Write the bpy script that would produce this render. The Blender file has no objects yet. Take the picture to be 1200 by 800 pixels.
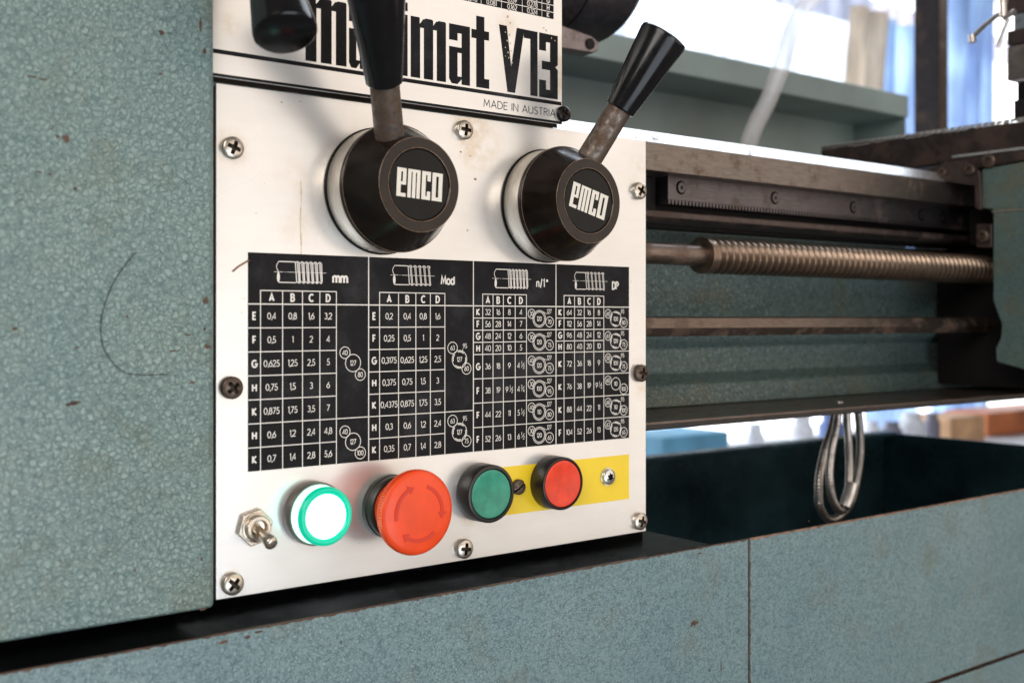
import bpy, bmesh, math, random
from mathutils import Vector, Matrix
from math import sin, cos, pi, radians

random.seed(7)
S = bpy.context.scene
COL = S.collection

# ------------------------------------------------------------ camera
EZ = 0.1169                      # eye height above the lower edge of the control panel
F = 1321.0 / 1200.0
TH = math.radians(37.8)
CAM = Vector((-0.1900, -0.4458, EZ))
RT = Vector((cos(TH), -sin(TH), 0)); FW = Vector((sin(TH), cos(TH), 0))
cd = bpy.data.cameras.new('camera'); cam = bpy.data.objects.new('camera', cd); COL.objects.link(cam)
S.camera = cam
cam.location = CAM
cam.rotation_euler = (radians(90), 0, -TH)
cd.sensor_width = 36.0; cd.lens = 36.0 * F
cd.shift_y = -26.5 / 1200.0
cd.clip_start = 0.02; cd.clip_end = 100
cd.dof.use_dof = True; cd.dof.focus_distance = 0.55; cd.dof.aperture_fstop = 10.0

# ------------------------------------------------------------ light
W = bpy.data.worlds.new('World'); S.world = W; W.use_nodes = True
bgn = W.node_tree.nodes['Background']
bgn.inputs[0].default_value = (1.0, 0.88, 0.76, 1); bgn.inputs[1].default_value = 0.14
def area(name, loc, target, size, power, color, size_y=None):
    ld = bpy.data.lights.new(name, 'AREA'); ld.energy = power; ld.color = color
    ld.shape = 'RECTANGLE'; ld.size = size; ld.size_y = size_y or size
    o = bpy.data.objects.new(name, ld); COL.objects.link(o); o.location = loc
    o.rotation_euler = (Vector(target) - Vector(loc)).to_track_quat('-Z', 'Y').to_euler()
    return o
area('workshop_lamp_front', (1.05, -1.45, 0.48), (0.12, 0, 0.1), 2.3, 15.8, (1.0, 0.87, 0.755), 1.8)
area('workshop_lamp_left', (-0.95, -0.85, 0.8), (-0.05, 0, 0.08), 0.8, 12, (1.0, 0.94, 0.88))
area('daylight_above_bed', (1.55, 0.45, 1.35), (0.45, 0.05, 0.1), 1.3, 22, (0.80, 0.89, 1.0))
area('daylight_front', (0.1, -1.5, -0.35), (0.35, 0, -0.1), 1.0, 9.5, (0.80, 0.90, 1.0))
S.view_settings.view_transform = 'Standard'; S.view_settings.look = 'None'
S.view_settings.exposure = 0.0; S.view_settings.gamma = 1.0
S.view_settings.use_curve_mapping = False
S.render.engine = 'CYCLES'
S.cycles.use_denoising = True
S.cycles.max_bounces = 6; S.cycles.glossy_bounces = 4; S.cycles.transmission_bounces = 6
S.cycles.sample_clamp_indirect = 5.0

def at(u, v, X=None, Y=None, Z=None):
    """a point of the place seen at photo pixel (u, v), lying on a given plane (used to measure sizes)"""
    d = FW + RT * ((u - 600) / 1321.0) + Vector((0, 0, (373.5 - v) / 1321.0))
    if X is not None: t = (X - CAM.x) / d.x
    elif Y is not None: t = (Y - CAM.y) / d.y
    else: t = (Z - CAM.z) / d.z
    return CAM + d * t
def XZ(u, v, Y=0.0):
    p = at(u, v, Y=Y); return p.x, p.z

# ------------------------------------------------------------ materials
def newmat(name):
    m = bpy.data.materials.new(name); m.use_nodes = True
    return m, m.node_tree.nodes, m.node_tree.links, m.node_tree.nodes['Principled BSDF']
def ramp(N, stops):
    r = N.new('ShaderNodeValToRGB'); e = r.color_ramp.elements
    while len(e) < len(stops): e.new(0.5)
    for el, (p, c) in zip(e, stops):
        el.position = p; el.color = c if len(c) == 4 else (*c, 1)
    return r
def coords(N, L, scale=(1, 1, 1), kind='Object'):
    t = N.new('ShaderNodeTexCoord'); mp = N.new('ShaderNodeMapping')
    L.new(t.outputs[kind], mp.inputs[0]); mp.inputs['Scale'].default_value = scale
    return mp.outputs[0]
def noise(N, L, vec, sc, det=4, rough=.55, dist=0):
    n = N.new('ShaderNodeTexNoise'); L.new(vec, n.inputs['Vector'])
    n.inputs['Scale'].default_value = sc; n.inputs['Detail'].default_value = det
    n.inputs['Roughness'].default_value = rough; n.inputs['Distortion'].default_value = dist
    return n.outputs[0]
def mixc(N, L, fac, a, b, mode='MIX'):
    m = N.new('ShaderNodeMix'); m.data_type = 'RGBA'; m.blend_type = mode
    for i, v in ((0, fac), (6, a), (7, b)):
        if isinstance(v, (int, float)): m.inputs[i].default_value = v
        elif isinstance(v, tuple): m.inputs[i].default_value = v if len(v) == 4 else (*v, 1)
        else: L.new(v, m.inputs[i])
    return m.outputs[2]
def mth(N, L, op, a, b=None, clamp=False):
    m = N.new('ShaderNodeMath'); m.operation = op; m.use_clamp = clamp
    for i, v in ((0, a), (1, b)):
        if v is None: continue
        if isinstance(v, (int, float)): m.inputs[i].default_value = v
        else: L.new(v, m.inputs[i])
    return m.outputs[0]
def bump(N, L, B, h, strength, dist):
    b = N.new('ShaderNodeBump'); b.inputs['Strength'].default_value = strength
    b.inputs['Distance'].default_value = dist; L.new(h, b.inputs['Height']); L.new(b.outputs[0], B.inputs['Normal'])
def simple(name, col, rough=.5, metal=0.0, var=.15, vs=60, bmp=.0, bs=600, coat=0, spec=None, emit=None, es=1):
    m, N, L, B = newmat(name)
    v = coords(N, L)
    n = noise(N, L, v, vs)
    r = ramp(N, [(.3, tuple(c * (1 - var) for c in col)), (.7, tuple(min(1, c * (1 + var)) for c in col))])
    L.new(n, r.inputs[0]); L.new(r.outputs[0], B.inputs['Base Color'])
    rr = ramp(N, [(.25, (max(0, rough - .08),) * 3), (.75, (min(1, rough + .08),) * 3)])
    L.new(noise(N, L, v, vs * 2.3), rr.inputs[0]); L.new(rr.outputs[0], B.inputs['Roughness'])
    B.inputs['Metallic'].default_value = metal
    if coat: B.inputs['Coat Weight'].default_value = coat
    if spec is not None: B.inputs['Specular IOR Level'].default_value = spec
    if bmp: bump(N, L, B, noise(N, L, v, bs), bmp, .0003)
    if emit:
        B.inputs['Emission Color'].default_value = (*emit, 1); B.inputs['Emission Strength'].default_value = es
    return m

def hammer(name, light, dark, cell, dirt=.5, bstr=.5, rough=.38, spots=True):
    """hammertone enamel: pebbled cells of pale pigment with darker creases"""
    m, N, L, B = newmat(name)
    v = coords(N, L)
    wob = N.new('ShaderNodeTexNoise'); L.new(v, wob.inputs['Vector']); wob.inputs['Scale'].default_value = 1.3 / cell
    wob.inputs['Detail'].default_value = 2
    add = N.new('ShaderNodeMix'); add.data_type = 'VECTOR'; add.inputs[0].default_value = cell * .62
    sub = N.new('ShaderNodeVectorMath'); sub.operation = 'SUBTRACT'; sub.inputs[1].default_value = (.5, .5, .5)
    L.new(wob.outputs['Color'], sub.inputs[0])
    scl = N.new('ShaderNodeVectorMath'); scl.operation = 'SCALE'; scl.inputs['Scale'].default_value = cell * 1.7
    L.new(sub.outputs[0], scl.inputs[0])
    ad = N.new('ShaderNodeVectorMath'); L.new(v, ad.inputs[0]); L.new(scl.outputs[0], ad.inputs[1])
    N.remove(add)
    lo = N.new('ShaderNodeTexNoise'); L.new(v, lo.inputs['Vector']); lo.inputs['Scale'].default_value = .16 / cell; lo.inputs['Detail'].default_value = 1
    s2 = N.new('ShaderNodeVectorMath'); s2.operation = 'SCALE'; s2.inputs['Scale'].default_value = cell * 1.7; L.new(lo.outputs['Color'], s2.inputs[0])
    ad2 = N.new('ShaderNodeVectorMath'); L.new(ad.outputs[0], ad2.inputs[0]); L.new(s2.outputs[0], ad2.inputs[1]); ad = ad2
    def vor(feat, k):
        o = N.new('ShaderNodeTexVoronoi'); o.feature = feat; o.inputs['Scale'].default_value = k / cell
        L.new(ad.outputs[0], o.inputs['Vector']); return o
    e = vor('DISTANCE_TO_EDGE', 1.0); f1 = vor('F1', 1.0); e2 = vor('DISTANCE_TO_EDGE', 1.9)
    crease = ramp(N, [(0, (0, 0, 0)), (.06, (.42,) * 3), (.18, (.82,) * 3), (.42, (1,) * 3)]); L.new(e.outputs['Distance'], crease.inputs[0])
    crease2 = ramp(N, [(0, (.55,) * 3), (.16, (1,) * 3)]); L.new(e2.outputs['Distance'], crease2.inputs[0])
    # creases fade in and out over the surface
    pr = ramp(N, [(.38, (.04,) * 3), (.6, (1,) * 3)]); L.new(noise(N, L, v, .8 / cell, 3, .6), pr.inputs[0])
    mask = mixc(N, L, pr.outputs[0], (1, 1, 1), crease.outputs[0])
    pb = ramp(N, [(.1, (1,) * 3), (.8, (.74,) * 3)]); L.new(f1.outputs['Distance'], pb.inputs[0])
    mask = mixc(N, L, 1.0, mask, pb.outputs[0], 'MULTIPLY')
    mask = mixc(N, L, .35, mask, crease2.outputs[0], 'MULTIPLY')
    tone = mixc(N, L, mask, dark, light)
    big = ramp(N, [(.3, (.80, .86, .87)), (.7, (1.0, .985, .96))]); L.new(noise(N, L, v, 14, 4), big.inputs[0])
    tone = mixc(N, L, 1.0, tone, big.outputs[0], 'MULTIPLY')
    # yellowish grime
    g = ramp(N, [(.54, (0, 0, 0)), (.75, (dirt,) * 3)]); L.new(noise(N, L, v, 26, 6, .65), g.inputs[0])
    tone = mixc(N, L, g.outputs[0], tone, (.16, .155, .085))
    if spots:
        sp = ramp(N, [(.705, (0, 0, 0)), (.73, (1,) * 3)]); L.new(noise(N, L, v, 85, 5, .62), sp.inputs[0])
        tone = mixc(N, L, sp.outputs[0], tone, (.085, .04, .022))
    L.new(tone, B.inputs['Base Color'])
    rq = ramp(N, [(.3, (rough - .1,) * 3), (.7, (rough + .1,) * 3)]); L.new(noise(N, L, v, 16, 3), rq.inputs[0]); L.new(rq.outputs[0], B.inputs['Roughness']); B.inputs['Metallic'].default_value = .12
    B.inputs['Coat Weight'].default_value = .25; B.inputs['Coat Roughness'].default_value = .25
    hmap = ramp(N, [(0, (0, 0, 0)), (.1, (.4,) * 3), (.3, (.85,) * 3), (.6, (1,) * 3)]); L.new(e.outputs['Distance'], hmap.inputs[0])
    hh = mth(N, L, 'ADD', hmap.outputs[0], mth(N, L, 'MULTIPLY', crease2.outputs[0], .3))
    bump(N, L, B, hh, bstr, cell * .22)
    return m

def steel(name, col, rough, rust=.3, rcol=(.12, .055, .025), stretch=(1, 1, 1), rs=60, metal=.9, bmp=.15):
    m, N, L, B = newmat(name)
    v = coords(N, L, stretch); vo = coords(N, L)
    a = ramp(N, [(.3, tuple(c * .72 for c in col)), (.7, tuple(min(1, c * 1.15) for c in col))]); L.new(noise(N, L, v, 120, 5, .6), a.inputs[0])
    rm = ramp(N, [(.62 - rust * .35, (0, 0, 0)), (.74 - rust * .2, (1, 1, 1))]); L.new(noise(N, L, vo, rs, 7, .68), rm.inputs[0])
    L.new(mixc(N, L, rm.outputs[0], a.outputs[0], rcol), B.inputs['Base Color'])
    L.new(mth(N, L, 'MULTIPLY', mth(N, L, 'SUBTRACT', 1.0, mth(N, L, 'MULTIPLY', rm.outputs[0], .75)), metal), B.inputs['Metallic'])
    rr = mth(N, L, 'ADD', rough, mth(N, L, 'MULTIPLY', rm.outputs[0], .3))
    L.new(mth(N, L, 'ADD', rr, mth(N, L, 'MULTIPLY', noise(N, L, v, 300, 3), .12)), B.inputs['Roughness'])
    bump(N, L, B, noise(N, L, v, 400, 5, .65), bmp, .0003)
    return m

def plate_mat(name, stains):
    """satin aluminium sheet, faintly brushed, with rusty bleed round given points (x, z, radius, amount)"""
    m, N, L, B = newmat(name)
    v = coords(N, L); vb = coords(N, L, (1, 1, 5))
    tc = N.new('ShaderNodeTexCoord')
    base = ramp(N, [(.3, (.79, .78, .765)), (.7, (.89, .88, .865))]); L.new(noise(N, L, v, 12, 5, .6), base.inputs[0])
    br = ramp(N, [(.3, (.965,) * 3), (.7, (1,) * 3)]); L.new(noise(N, L, vb, 45, 2, .5), br.inputs[0])
    c = mixc(N, L, 1.0, base.outputs[0], br.outputs[0], 'MULTIPLY')
    nn = noise(N, L, v, 170, 3, .6); nl = noise(N, L, v, 50, 4, .6)
    for (x, z, r, amt) in stains:
        d = N.new('ShaderNodeVectorMath'); d.operation = 'DISTANCE'; L.new(tc.outputs['Object'], d.inputs[0]); d.inputs[1].default_value = (x, 0, z)
        k = mth(N, L, 'SUBTRACT', 1.0, mth(N, L, 'DIVIDE', d.outputs['Value'], r), True)
        nz = mth(N, L, 'MULTIPLY', mth(N, L, 'SUBTRACT', mth(N, L, 'ADD', nn, nl), 1.0), 2.6)
        k = mth(N, L, 'MULTIPLY', mth(N, L, 'MULTIPLY', k, mth(N, L, 'ADD', .45, nz), True), amt * .85, True)
        c = mixc(N, L, k, c, (.56, .38, .18))
    L.new(c, B.inputs['Base Color'])
    B.inputs['Metallic'].default_value = .64
    rr = ramp(N, [(.2, (.245,) * 3), (.8, (.295,) * 3)]); L.new(noise(N, L, v, 9, 1), rr.inputs[0])
    L.new(rr.outputs[0], B.inputs['Roughness'])
    return m

def printed(name, col, rough=.32, wear=.25):
    m, N, L, B = newmat(name)
    v = coords(N, L)
    a = ramp(N, [(.3, col), (.52, tuple(c * 1.8 + .003 for c in col)), (.72, tuple(c * 4.2 + .016 for c in col))]); L.new(noise(N, L, v, 28, 6, .65), a.inputs[0])
    B.inputs['Specular IOR Level'].default_value = .08
    sp = ramp(N, [(.73, (0, 0, 0)), (.76, (wear,) * 3)]); L.new(noise(N, L, v, 190, 4, .6), sp.inputs[0])
    L.new(mixc(N, L, sp.outputs[0], a.outputs[0], (.3, .25, .2)), B.inputs['Base Color'])
    rr = ramp(N, [(.3, (rough - .08,) * 3), (.7, (rough + .1,) * 3)]); L.new(noise(N, L, v, 40, 5), rr.inputs[0])
    L.new(rr.outputs[0], B.inputs['Roughness'])
    return m

TEAL_BIG = hammer('hammertone_enamel_coarse', (.34, .455, .435), (.11, .20, .21), .0023, bstr=.9)
TEAL_FINE = hammer('hammertone_enamel_fine', (.285, .405, .43), (.075, .14, .165), .0016, bstr=.6)
TEAL_CAST = hammer('painted_casting', (.17, .235, .225), (.065, .105, .105), .0035, dirt=.9, bstr=.8, rough=.26)
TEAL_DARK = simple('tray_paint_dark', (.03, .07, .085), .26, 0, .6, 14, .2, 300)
TEAL_FLAT = simple('splash_guard_paint', (.25, .315, .31), .45, 0, .16, 9, .15, 200)
TEAL_APRON = hammer('apron_paint', (.155, .225, .215), (.095, .145, .14), .003, dirt=1.0, bstr=.3)
BLACK_GLOSS = simple('black_gloss_paint', (.006, .0065, .0075), .16, 0, .5, 40, .05, 240, spec=.25)
BLACK_INK = printed('black_print', (.0065, .0065, .0075), .3, .35)
BLACK_INK2 = printed('black_letter_print', (.006, .006, .007), .38, .1)
WHITE_PRINT = simple('bare_metal_print', (.80, .77, .73), .38, .25, .06, 90)
WHITE_LOGO = simple('logo_print', (.82, .78, .70), .4, .1, .05, 200)
YELLOW = simple('yellow_label', (.98, .68, .02), .35, 0, .05, 40, coat=.2)
KNOB = simple('black_phenolic', (.006, .006, .0075), .19, 0, .3, 50, spec=.4)
HUB = simple('bronzed_dark_plastic', (.017, .011, .0082), .2, .35, .5, 70, .12, 500, spec=.5)
HUB_WEAR = simple('worn_hub_edge', (.24, .165, .12), .3, .5, .4, 500)
HUB_DISC = simple('black_hub_disc', (.006, .006, .006), .25, 0, .3, 90, spec=.2)
BEZEL = simple('black_bezel_plastic', (.016, .014, .013), .33, 0, .25, 120)
RINGM = steel('bright_ring', (.80, .73, .64), .36, .0, stretch=(1, 20, 1), bmp=.05)
ROD = steel('rusty_rod', (.21, .18, .16), .3, .66, (.105, .06, .035), rs=230, bmp=.4)
SCREW = steel('nickel_screw', (.66, .60, .52), .24, .22, (.17, .10, .05), rs=330)
SCREW_BR = steel('rusted_screw', (.16, .12, .095), .38, .5, (.06, .035, .02), rs=400)
SCREW_BK = steel('black_screw', (.03, .028, .028), .3, .1, rs=300)
ZINC = steel('zinc_screw', (.72, .74, .74), .18, .05)
WAY = steel('ground_way', (.20, .17, .152), .3, .2, (.13, .075, .045), (1, 12, 12), 95)
WAY_TOP = steel('polished_way_top', (.93, .94, .96), .3, .06, stretch=(1, 12, 12))
RACK = steel('rack_steel', (.125, .11, .115), .33, .25, (.09, .055, .04), (1, 10, 10), 55)
THREAD = steel('oiled_thread', (.25, .185, .14), .26, .12, (.10, .06, .035), rs=260)
SHAFT = steel('brown_shaft', (.20, .155, .13), .28, .3, (.13, .075, .05), (1, 8, 8), 60)
SLIDE = steel('slide_steel', (.10, .077, .072), .42, .4, (.075, .045, .035), rs=50)
CHUCK = steel('chuck_steel', (.105, .095, .105), .34, .25, (.06, .045, .04), rs=40)
POST = steel('post_steel', (.05, .045, .05), .45, .3, (.13, .08, .055), rs=14)
WORN = simple('worn_brown_edge', (.27, .165, .115), .5, .2, .45, 160)
RUSTE = simple('rusty_edge', (.105, .06, .042), .6, .2, .5, 120)
GREEN_CAP = simple('green_cap', (.035, .29, .19), .38, 0, .22, 160, .1)
RED_CAP = simple('red_cap', (.84, .055, .018), .36, 0, .16, 160, .1)
ARROW = simple('engraved_red', (.70, .04, .012), .4, 0, .05, 60)
RED_STOP = simple('red_mushroom', (.93, .075, .012), .36, 0, .10, 90, .12)
DARKR = simple('dull_black', (.012, .01, .01), .5, spec=.15)
DEEP = simple('blocker_black', (.004, .004, .0045), .6, spec=.06)  # near-black of the added light blocker under the headstock
GAP_SHADE = simple('gap_shade_brown', (.02, .014, .010), .6, spec=.1)  # shadow in the gaps beside the plates, put in as colour
COLLAR = simple('collar_plastic', (.018, .02, .017), .4, 0, .3, 80)

# ------------------------------------------------------------ mesh helpers
class MB:
    def __init__(s): s.v = []; s.f = []
    def add(s, vs, fs):
        n = len(s.v); s.v += [Vector(p) for p in vs]; s.f += [tuple(i + n for i in f) for f in fs]; return s
    def box(s, x0, x1, y0, y1, z0, z1):
        return s.add([(x0, y0, z0), (x1, y0, z0), (x1, y1, z0), (x0, y1, z0), (x0, y0, z1), (x1, y0, z1), (x1, y1, z1), (x0, y1, z1)],
                     [(0, 3, 2, 1), (4, 5, 6, 7), (0, 1, 5, 4), (1, 2, 6, 5), (2, 3, 7, 6), (3, 0, 4, 7)])
    def prism(s, poly, a, b, axis='X'):
        """poly: 2D outline; extruded from a to b along axis. X: (y,z); Y: (x,z); Z: (x,y)"""
        def P(p, t): return {'X': (t, p[0], p[1]), 'Y': (p[0], t, p[1]), 'Z': (p[0], p[1], t)}[axis]
        n = len(poly)
        s.add([P(p, a) for p in poly] + [P(p, b) for p in poly],
              [tuple(range(n)), tuple(range(2 * n - 1, n - 1, -1))] + [(i, n + i, n + (i + 1) % n, (i + 1) % n) for i in range(n)])
        return s
    def lathe(s, prof, o, ax, seg=48, tooth=None):
        """prof: (distance along axis, radius) list; tooth(i_ring, i_seg) scales the radius"""
        o = Vector(o); ax = Vector(ax).normalized()
        up = Vector((0, 0, 1)) if abs(ax.z) < .9 else Vector((1, 0, 0))
        a = ax.cross(up).normalized(); b = ax.cross(a)
        n0 = len(s.v); rings = []
        for i, (h, r) in enumerate(prof):
            if r < 1e-7: s.v.append(o + ax * h); rings.append([len(s.v) - 1]); continue
            R = []
            for k in range(seg):
                t = 2 * pi * k / seg; q = r * (tooth(i, k) if tooth else 1)
                s.v.append(o + ax * h + (a * cos(t) + b * sin(t)) * q); R.append(len(s.v) - 1)
            rings.append(R)
        for A, Bq in zip(rings, rings[1:]):
            for k in range(seg):
                k2 = (k + 1) % seg
                if len(A) == 1 and len(Bq) == 1: continue
                if len(A) == 1: s.f.append((A[0], Bq[k2], Bq[k]))
                elif len(Bq) == 1: s.f.append((A[k], A[k2], Bq[0]))
                else: s.f.append((A[k], A[k2], Bq[k2], Bq[k]))
        for R, fl in ((rings[0], 0), (rings[-1], 1)):
            if len(R) > 1: s.f.append(tuple(R if not fl else reversed(R)))
        return s
    def tube(s, pts, r, seg=10, rf=None):
        pts = [Vector(p) for p in pts]; n = len(pts); base = len(s.v); ref = None
        for i, p in enumerate(pts):
            d = (pts[min(i + 1, n - 1)] - pts[max(i - 1, 0)]).normalized()
            if ref is None: ref = d.orthogonal().normalized()
            ref = (ref - d * ref.dot(d)).normalized(); c = d.cross(ref)
            rr = rf(i) if rf else r
            for k in range(seg):
                t = 2 * pi * k / seg; s.v.append(p + (ref * cos(t) + c * sin(t)) * rr)
        for i in range(n - 1):
            for k in range(seg):
                a = base + i * seg + k; b = base + i * seg + (k + 1) % seg
                s.f.append((a, b, b + seg, a + seg))
        s.f.append(tuple(base + k for k in reversed(range(seg)))); s.f.append(tuple(base + (n - 1) * seg + k for k in range(seg)))
        return s
    def build(s, name, mat, parent=None, smooth=None, bevel=0, bseg=2):
        me = bpy.data.meshes.new(name)
        off = Vector((0, 0, 0)); q = parent
        while q is not None: off += q.location; q = q.parent
        me.from_pydata([tuple(p - off) for p in s.v], [], s.f)
        bm = bmesh.new(); bm.from_mesh(me); bmesh.ops.recalc_face_normals(bm, faces=bm.faces); bm.to_mesh(me); bm.free()
        me.materials.append(mat); me.update()
        if smooth:
            for p in me.polygons: p.use_smooth = True
            me.set_sharp_from_angle(angle=radians(smooth))
        o = bpy.data.objects.new(name, me); COL.objects.link(o)
        if parent: o.parent = parent
        if bevel:
            b = o.modifiers.new('bevel', 'BEVEL'); b.width = bevel; b.segments = bseg; b.limit_method = 'ANGLE'; b.angle_limit = radians(35)
            if not smooth:
                for p in me.polygons: p.use_smooth = True
                b.harden_normals = True
                me.set_sharp_from_angle(angle=radians(60))
        return o

def tag(o, label, cat, group=None, kind=None):
    o['label'] = label
    if cat: o['category'] = cat
    if group: o['group'] = group
    if kind: o['kind'] = kind
    return o
def thing(name, loc, label, cat, group=None):
    o = bpy.data.objects.new(name, None); COL.objects.link(o); o.location = loc; o.empty_display_size = .01
    return tag(o, label, cat, group)

# flat print: strokes, rings and letters lying on a plate facing -Y
class Ink:
    def __init__(s, y): s.m = MB(); s.y = y
    def nxt(s): s.k = (getattr(s, 'k', 0) + 1) % 60; return s.y - s.k * 6e-7
    def poly(s, pts):
        y = s.nxt(); s.m.add([(x, y, z) for x, z in pts], [tuple(range(len(pts)))]); return s
    def rect(s, x0, z0, x1, z1): return s.poly([(x0, z0), (x1, z0), (x1, z1), (x0, z1)])
    def line(s, a, b, w):
        d = Vector((b[0] - a[0], b[1] - a[1]))
        if d.length < 1e-9: return s
        n = Vector((-d.y, d.x)).normalized() * w / 2
        return s.poly([(a[0] + n.x, a[1] + n.y), (b[0] + n.x, b[1] + n.y), (b[0] - n.x, b[1] - n.y), (a[0] - n.x, a[1] - n.y)])
    def path(s, pts, w):
        for a, b in zip(pts, pts[1:]): s.line(a, b, w)
        return s
    def ring(s, c, r, w, a0=0, a1=2 * pi, seg=36):
        y = s.nxt(); n = max(4, int(seg * (a1 - a0) / (2 * pi))); vs = []; fs = []
        for i in range(n + 1):
            t = a0 + (a1 - a0) * i / n
            for q in (r - w / 2, r + w / 2): vs.append((c[0] + q * cos(t), y, c[1] + q * sin(t)))
        for i in range(n): fs.append((2 * i, 2 * i + 1, 2 * i + 3, 2 * i + 2))
        s.m.add(vs, fs); return s
    def text(s, st, x, z, h, sx=.82, bold=0.0, align='CENTER', rot=0):
        vs, fs, x0, x1 = text_mesh(st, bold)
        k = h / .73; y = s.nxt(); w = (x1 - x0) * k * sx
        ox = {'CENTER': -w / 2, 'LEFT': 0, 'RIGHT': -w}[align]
        out = []
        for (a, b) in vs:
            px, pz = ox + (a - x0) * k * sx, (b - .365) * k
            out.append((x + px * cos(rot) - pz * sin(rot), y, z + px * sin(rot) + pz * cos(rot)))
        s.m.add(out, fs); return s
def arc_(cx, cy, rx, ry, a0, a1, n=14):
    return [(cx + rx * cos(radians(a0 + (a1 - a0) * i / n)), cy + ry * sin(radians(a0 + (a1 - a0) * i / n))) for i in range(n + 1)]
def _font():
    G = {}
    G['0'] = (.56, [arc_(.28, .5, .28, .5, 0, 360, 24)]); G['1'] = (.17, [[(0, .84), (.17, 1), (.17, 0)]])
    G['2'] = (.52, [arc_(.26, .73, .25, .27, 165, -35, 12) + [(0, 0), (.53, 0)]])
    G['3'] = (.48, [arc_(.22, .76, .21, .24, 150, -88, 12), arc_(.22, .27, .25, .27, 88, -150, 14)])
    G['4'] = (.56, [[(.43, 0), (.43, 1), (0, .25), (.57, .25)]])
    G['5'] = (.50, [[(.47, 1), (.15, 1), (.07, .53)] + arc_(.22, .30, .27, .30, 118, -150, 14)])
    G['6'] = (.54, [[(.42, 1), (.05, .43)], arc_(.27, .30, .27, .30, 0, 360, 22)])
    G['7'] = (.50, [[(0, 1), (.50, 1), (.13, 0)]])
    G['8'] = (.52, [arc_(.26, .77, .20, .23, 0, 360, 20), arc_(.26, .27, .26, .27, 0, 360, 22)])
    G['9'] = (.54, [[(.12, 0), (.49, .57)], arc_(.27, .70, .27, .30, 0, 360, 22)])
    G[','] = (.10, [[(.10, .10), (.02, -.18)]]); G[' '] = (.22, []); G['/'] = (.32, [[(0, -.12), (.32, 1.08)]])
    G['"'] = (.42, [[(.14, .68), (.20, 1)], [(.34, .68), (.40, 1)]])
    G['A'] = (.68, [[(0, 0), (.34, 1), (.68, 0)], [(.13, .32), (.55, .32)]])
    G['B'] = (.52, [[(.28, .54), (0, .54)], [(.28, 1), (0, 1), (0, 0), (.29, 0)] + arc_(.29, .27, .23, .27, -90, 90, 10) + arc_(.27, .77, .20, .23, -90, 90, 10)])
    G['C'] = (.66, [arc_(.40, .5, .40, .5, 48, 312, 20)])
    G['D'] = (.62, [[(.20, 1), (0, 1), (0, 0), (.20, 0)] + arc_(.20, .5, .42, .5, -90, 90, 16)])
    G['E'] = (.46, [[(.46, 1), (0, 1), (0, 0), (.46, 0)], [(0, .52), (.42, .52)]])
    G['F'] = (.44, [[(.44, 1), (0, 1), (0, 0)], [(0, .50), (.40, .50)]])
    G['G'] = (.74, [arc_(.40, .5, .40, .5, 48, 350, 22) + [(.80, .46), (.44, .46)]])
    G['H'] = (.60, [[(0, 0), (0, 1)], [(.60, 0), (.60, 1)], [(0, .52), (.60, .52)]])
    G['K'] = (.56, [[(0, 0), (0, 1)], [(.54, 1), (.04, .52), (.58, 0)]])
    G['I'] = (.02, [[(.01, 0), (.01, 1)]]); G['M'] = (.78, [[(0, 0), (.10, 1), (.39, .25), (.68, 1), (.78, 0)]])
    G['N'] = (.62, [[(0, 0), (0, 1), (.62, 0), (.62, 1)]]); G['P'] = (.48, [[(0, 0), (0, 1), (.24, 1)] + arc_(.24, .75, .24, .25, 90, -90, 10) + [(0, .5)]])
    G['R'] = (.50, [[(0, 0), (0, 1), (.24, 1)] + arc_(.24, .76, .23, .24, 90, -90, 10) + [(0, .52)], [(.22, .52), (.50, 0)]])
    G['S'] = (.46, [arc_(.24, .76, .20, .24, 30, 255, 12) + arc_(.22, .26, .22, .26, 70, -155, 12)])
    G['T'] = (.52, [[(0, 1), (.52, 1)], [(.26, 1), (.26, 0)]]); G['U'] = (.58, [[(0, 1), (0, .30)] + arc_(.29, .29, .29, .29, 180, 360, 14) + [(.58, 1)]])
    G['m'] = (.86, [[(0, 0), (0, .70)], [(0, .42)] + arc_(.215, .46, .215, .24, 170, 0, 10) + [(.43, 0)], [(.43, .42)] + arc_(.645, .46, .215, .24, 170, 0, 10) + [(.86, 0)]])
    G['n'] = (.46, [[(0, 0), (0, .70)], [(0, .42)] + arc_(.23, .46, .23, .24, 170, 0, 10) + [(.46, 0)]])
    G['o'] = (.56, [arc_(.28, .34, .28, .34, 0, 360, 22)]); G['d'] = (.54, [arc_(.26, .34, .26, .34, 0, 360, 22), [(.54, 0), (.54, 1)]])
    return G
GLY = _font()
def text_width(st, wt=.135, gap=.17):
    w = 0
    for i, c in enumerate(st): w += GLY[c][0] + (gap if i < len(st) - 1 else 0) - (.05 if c == ',' else 0)
    return w
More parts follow.
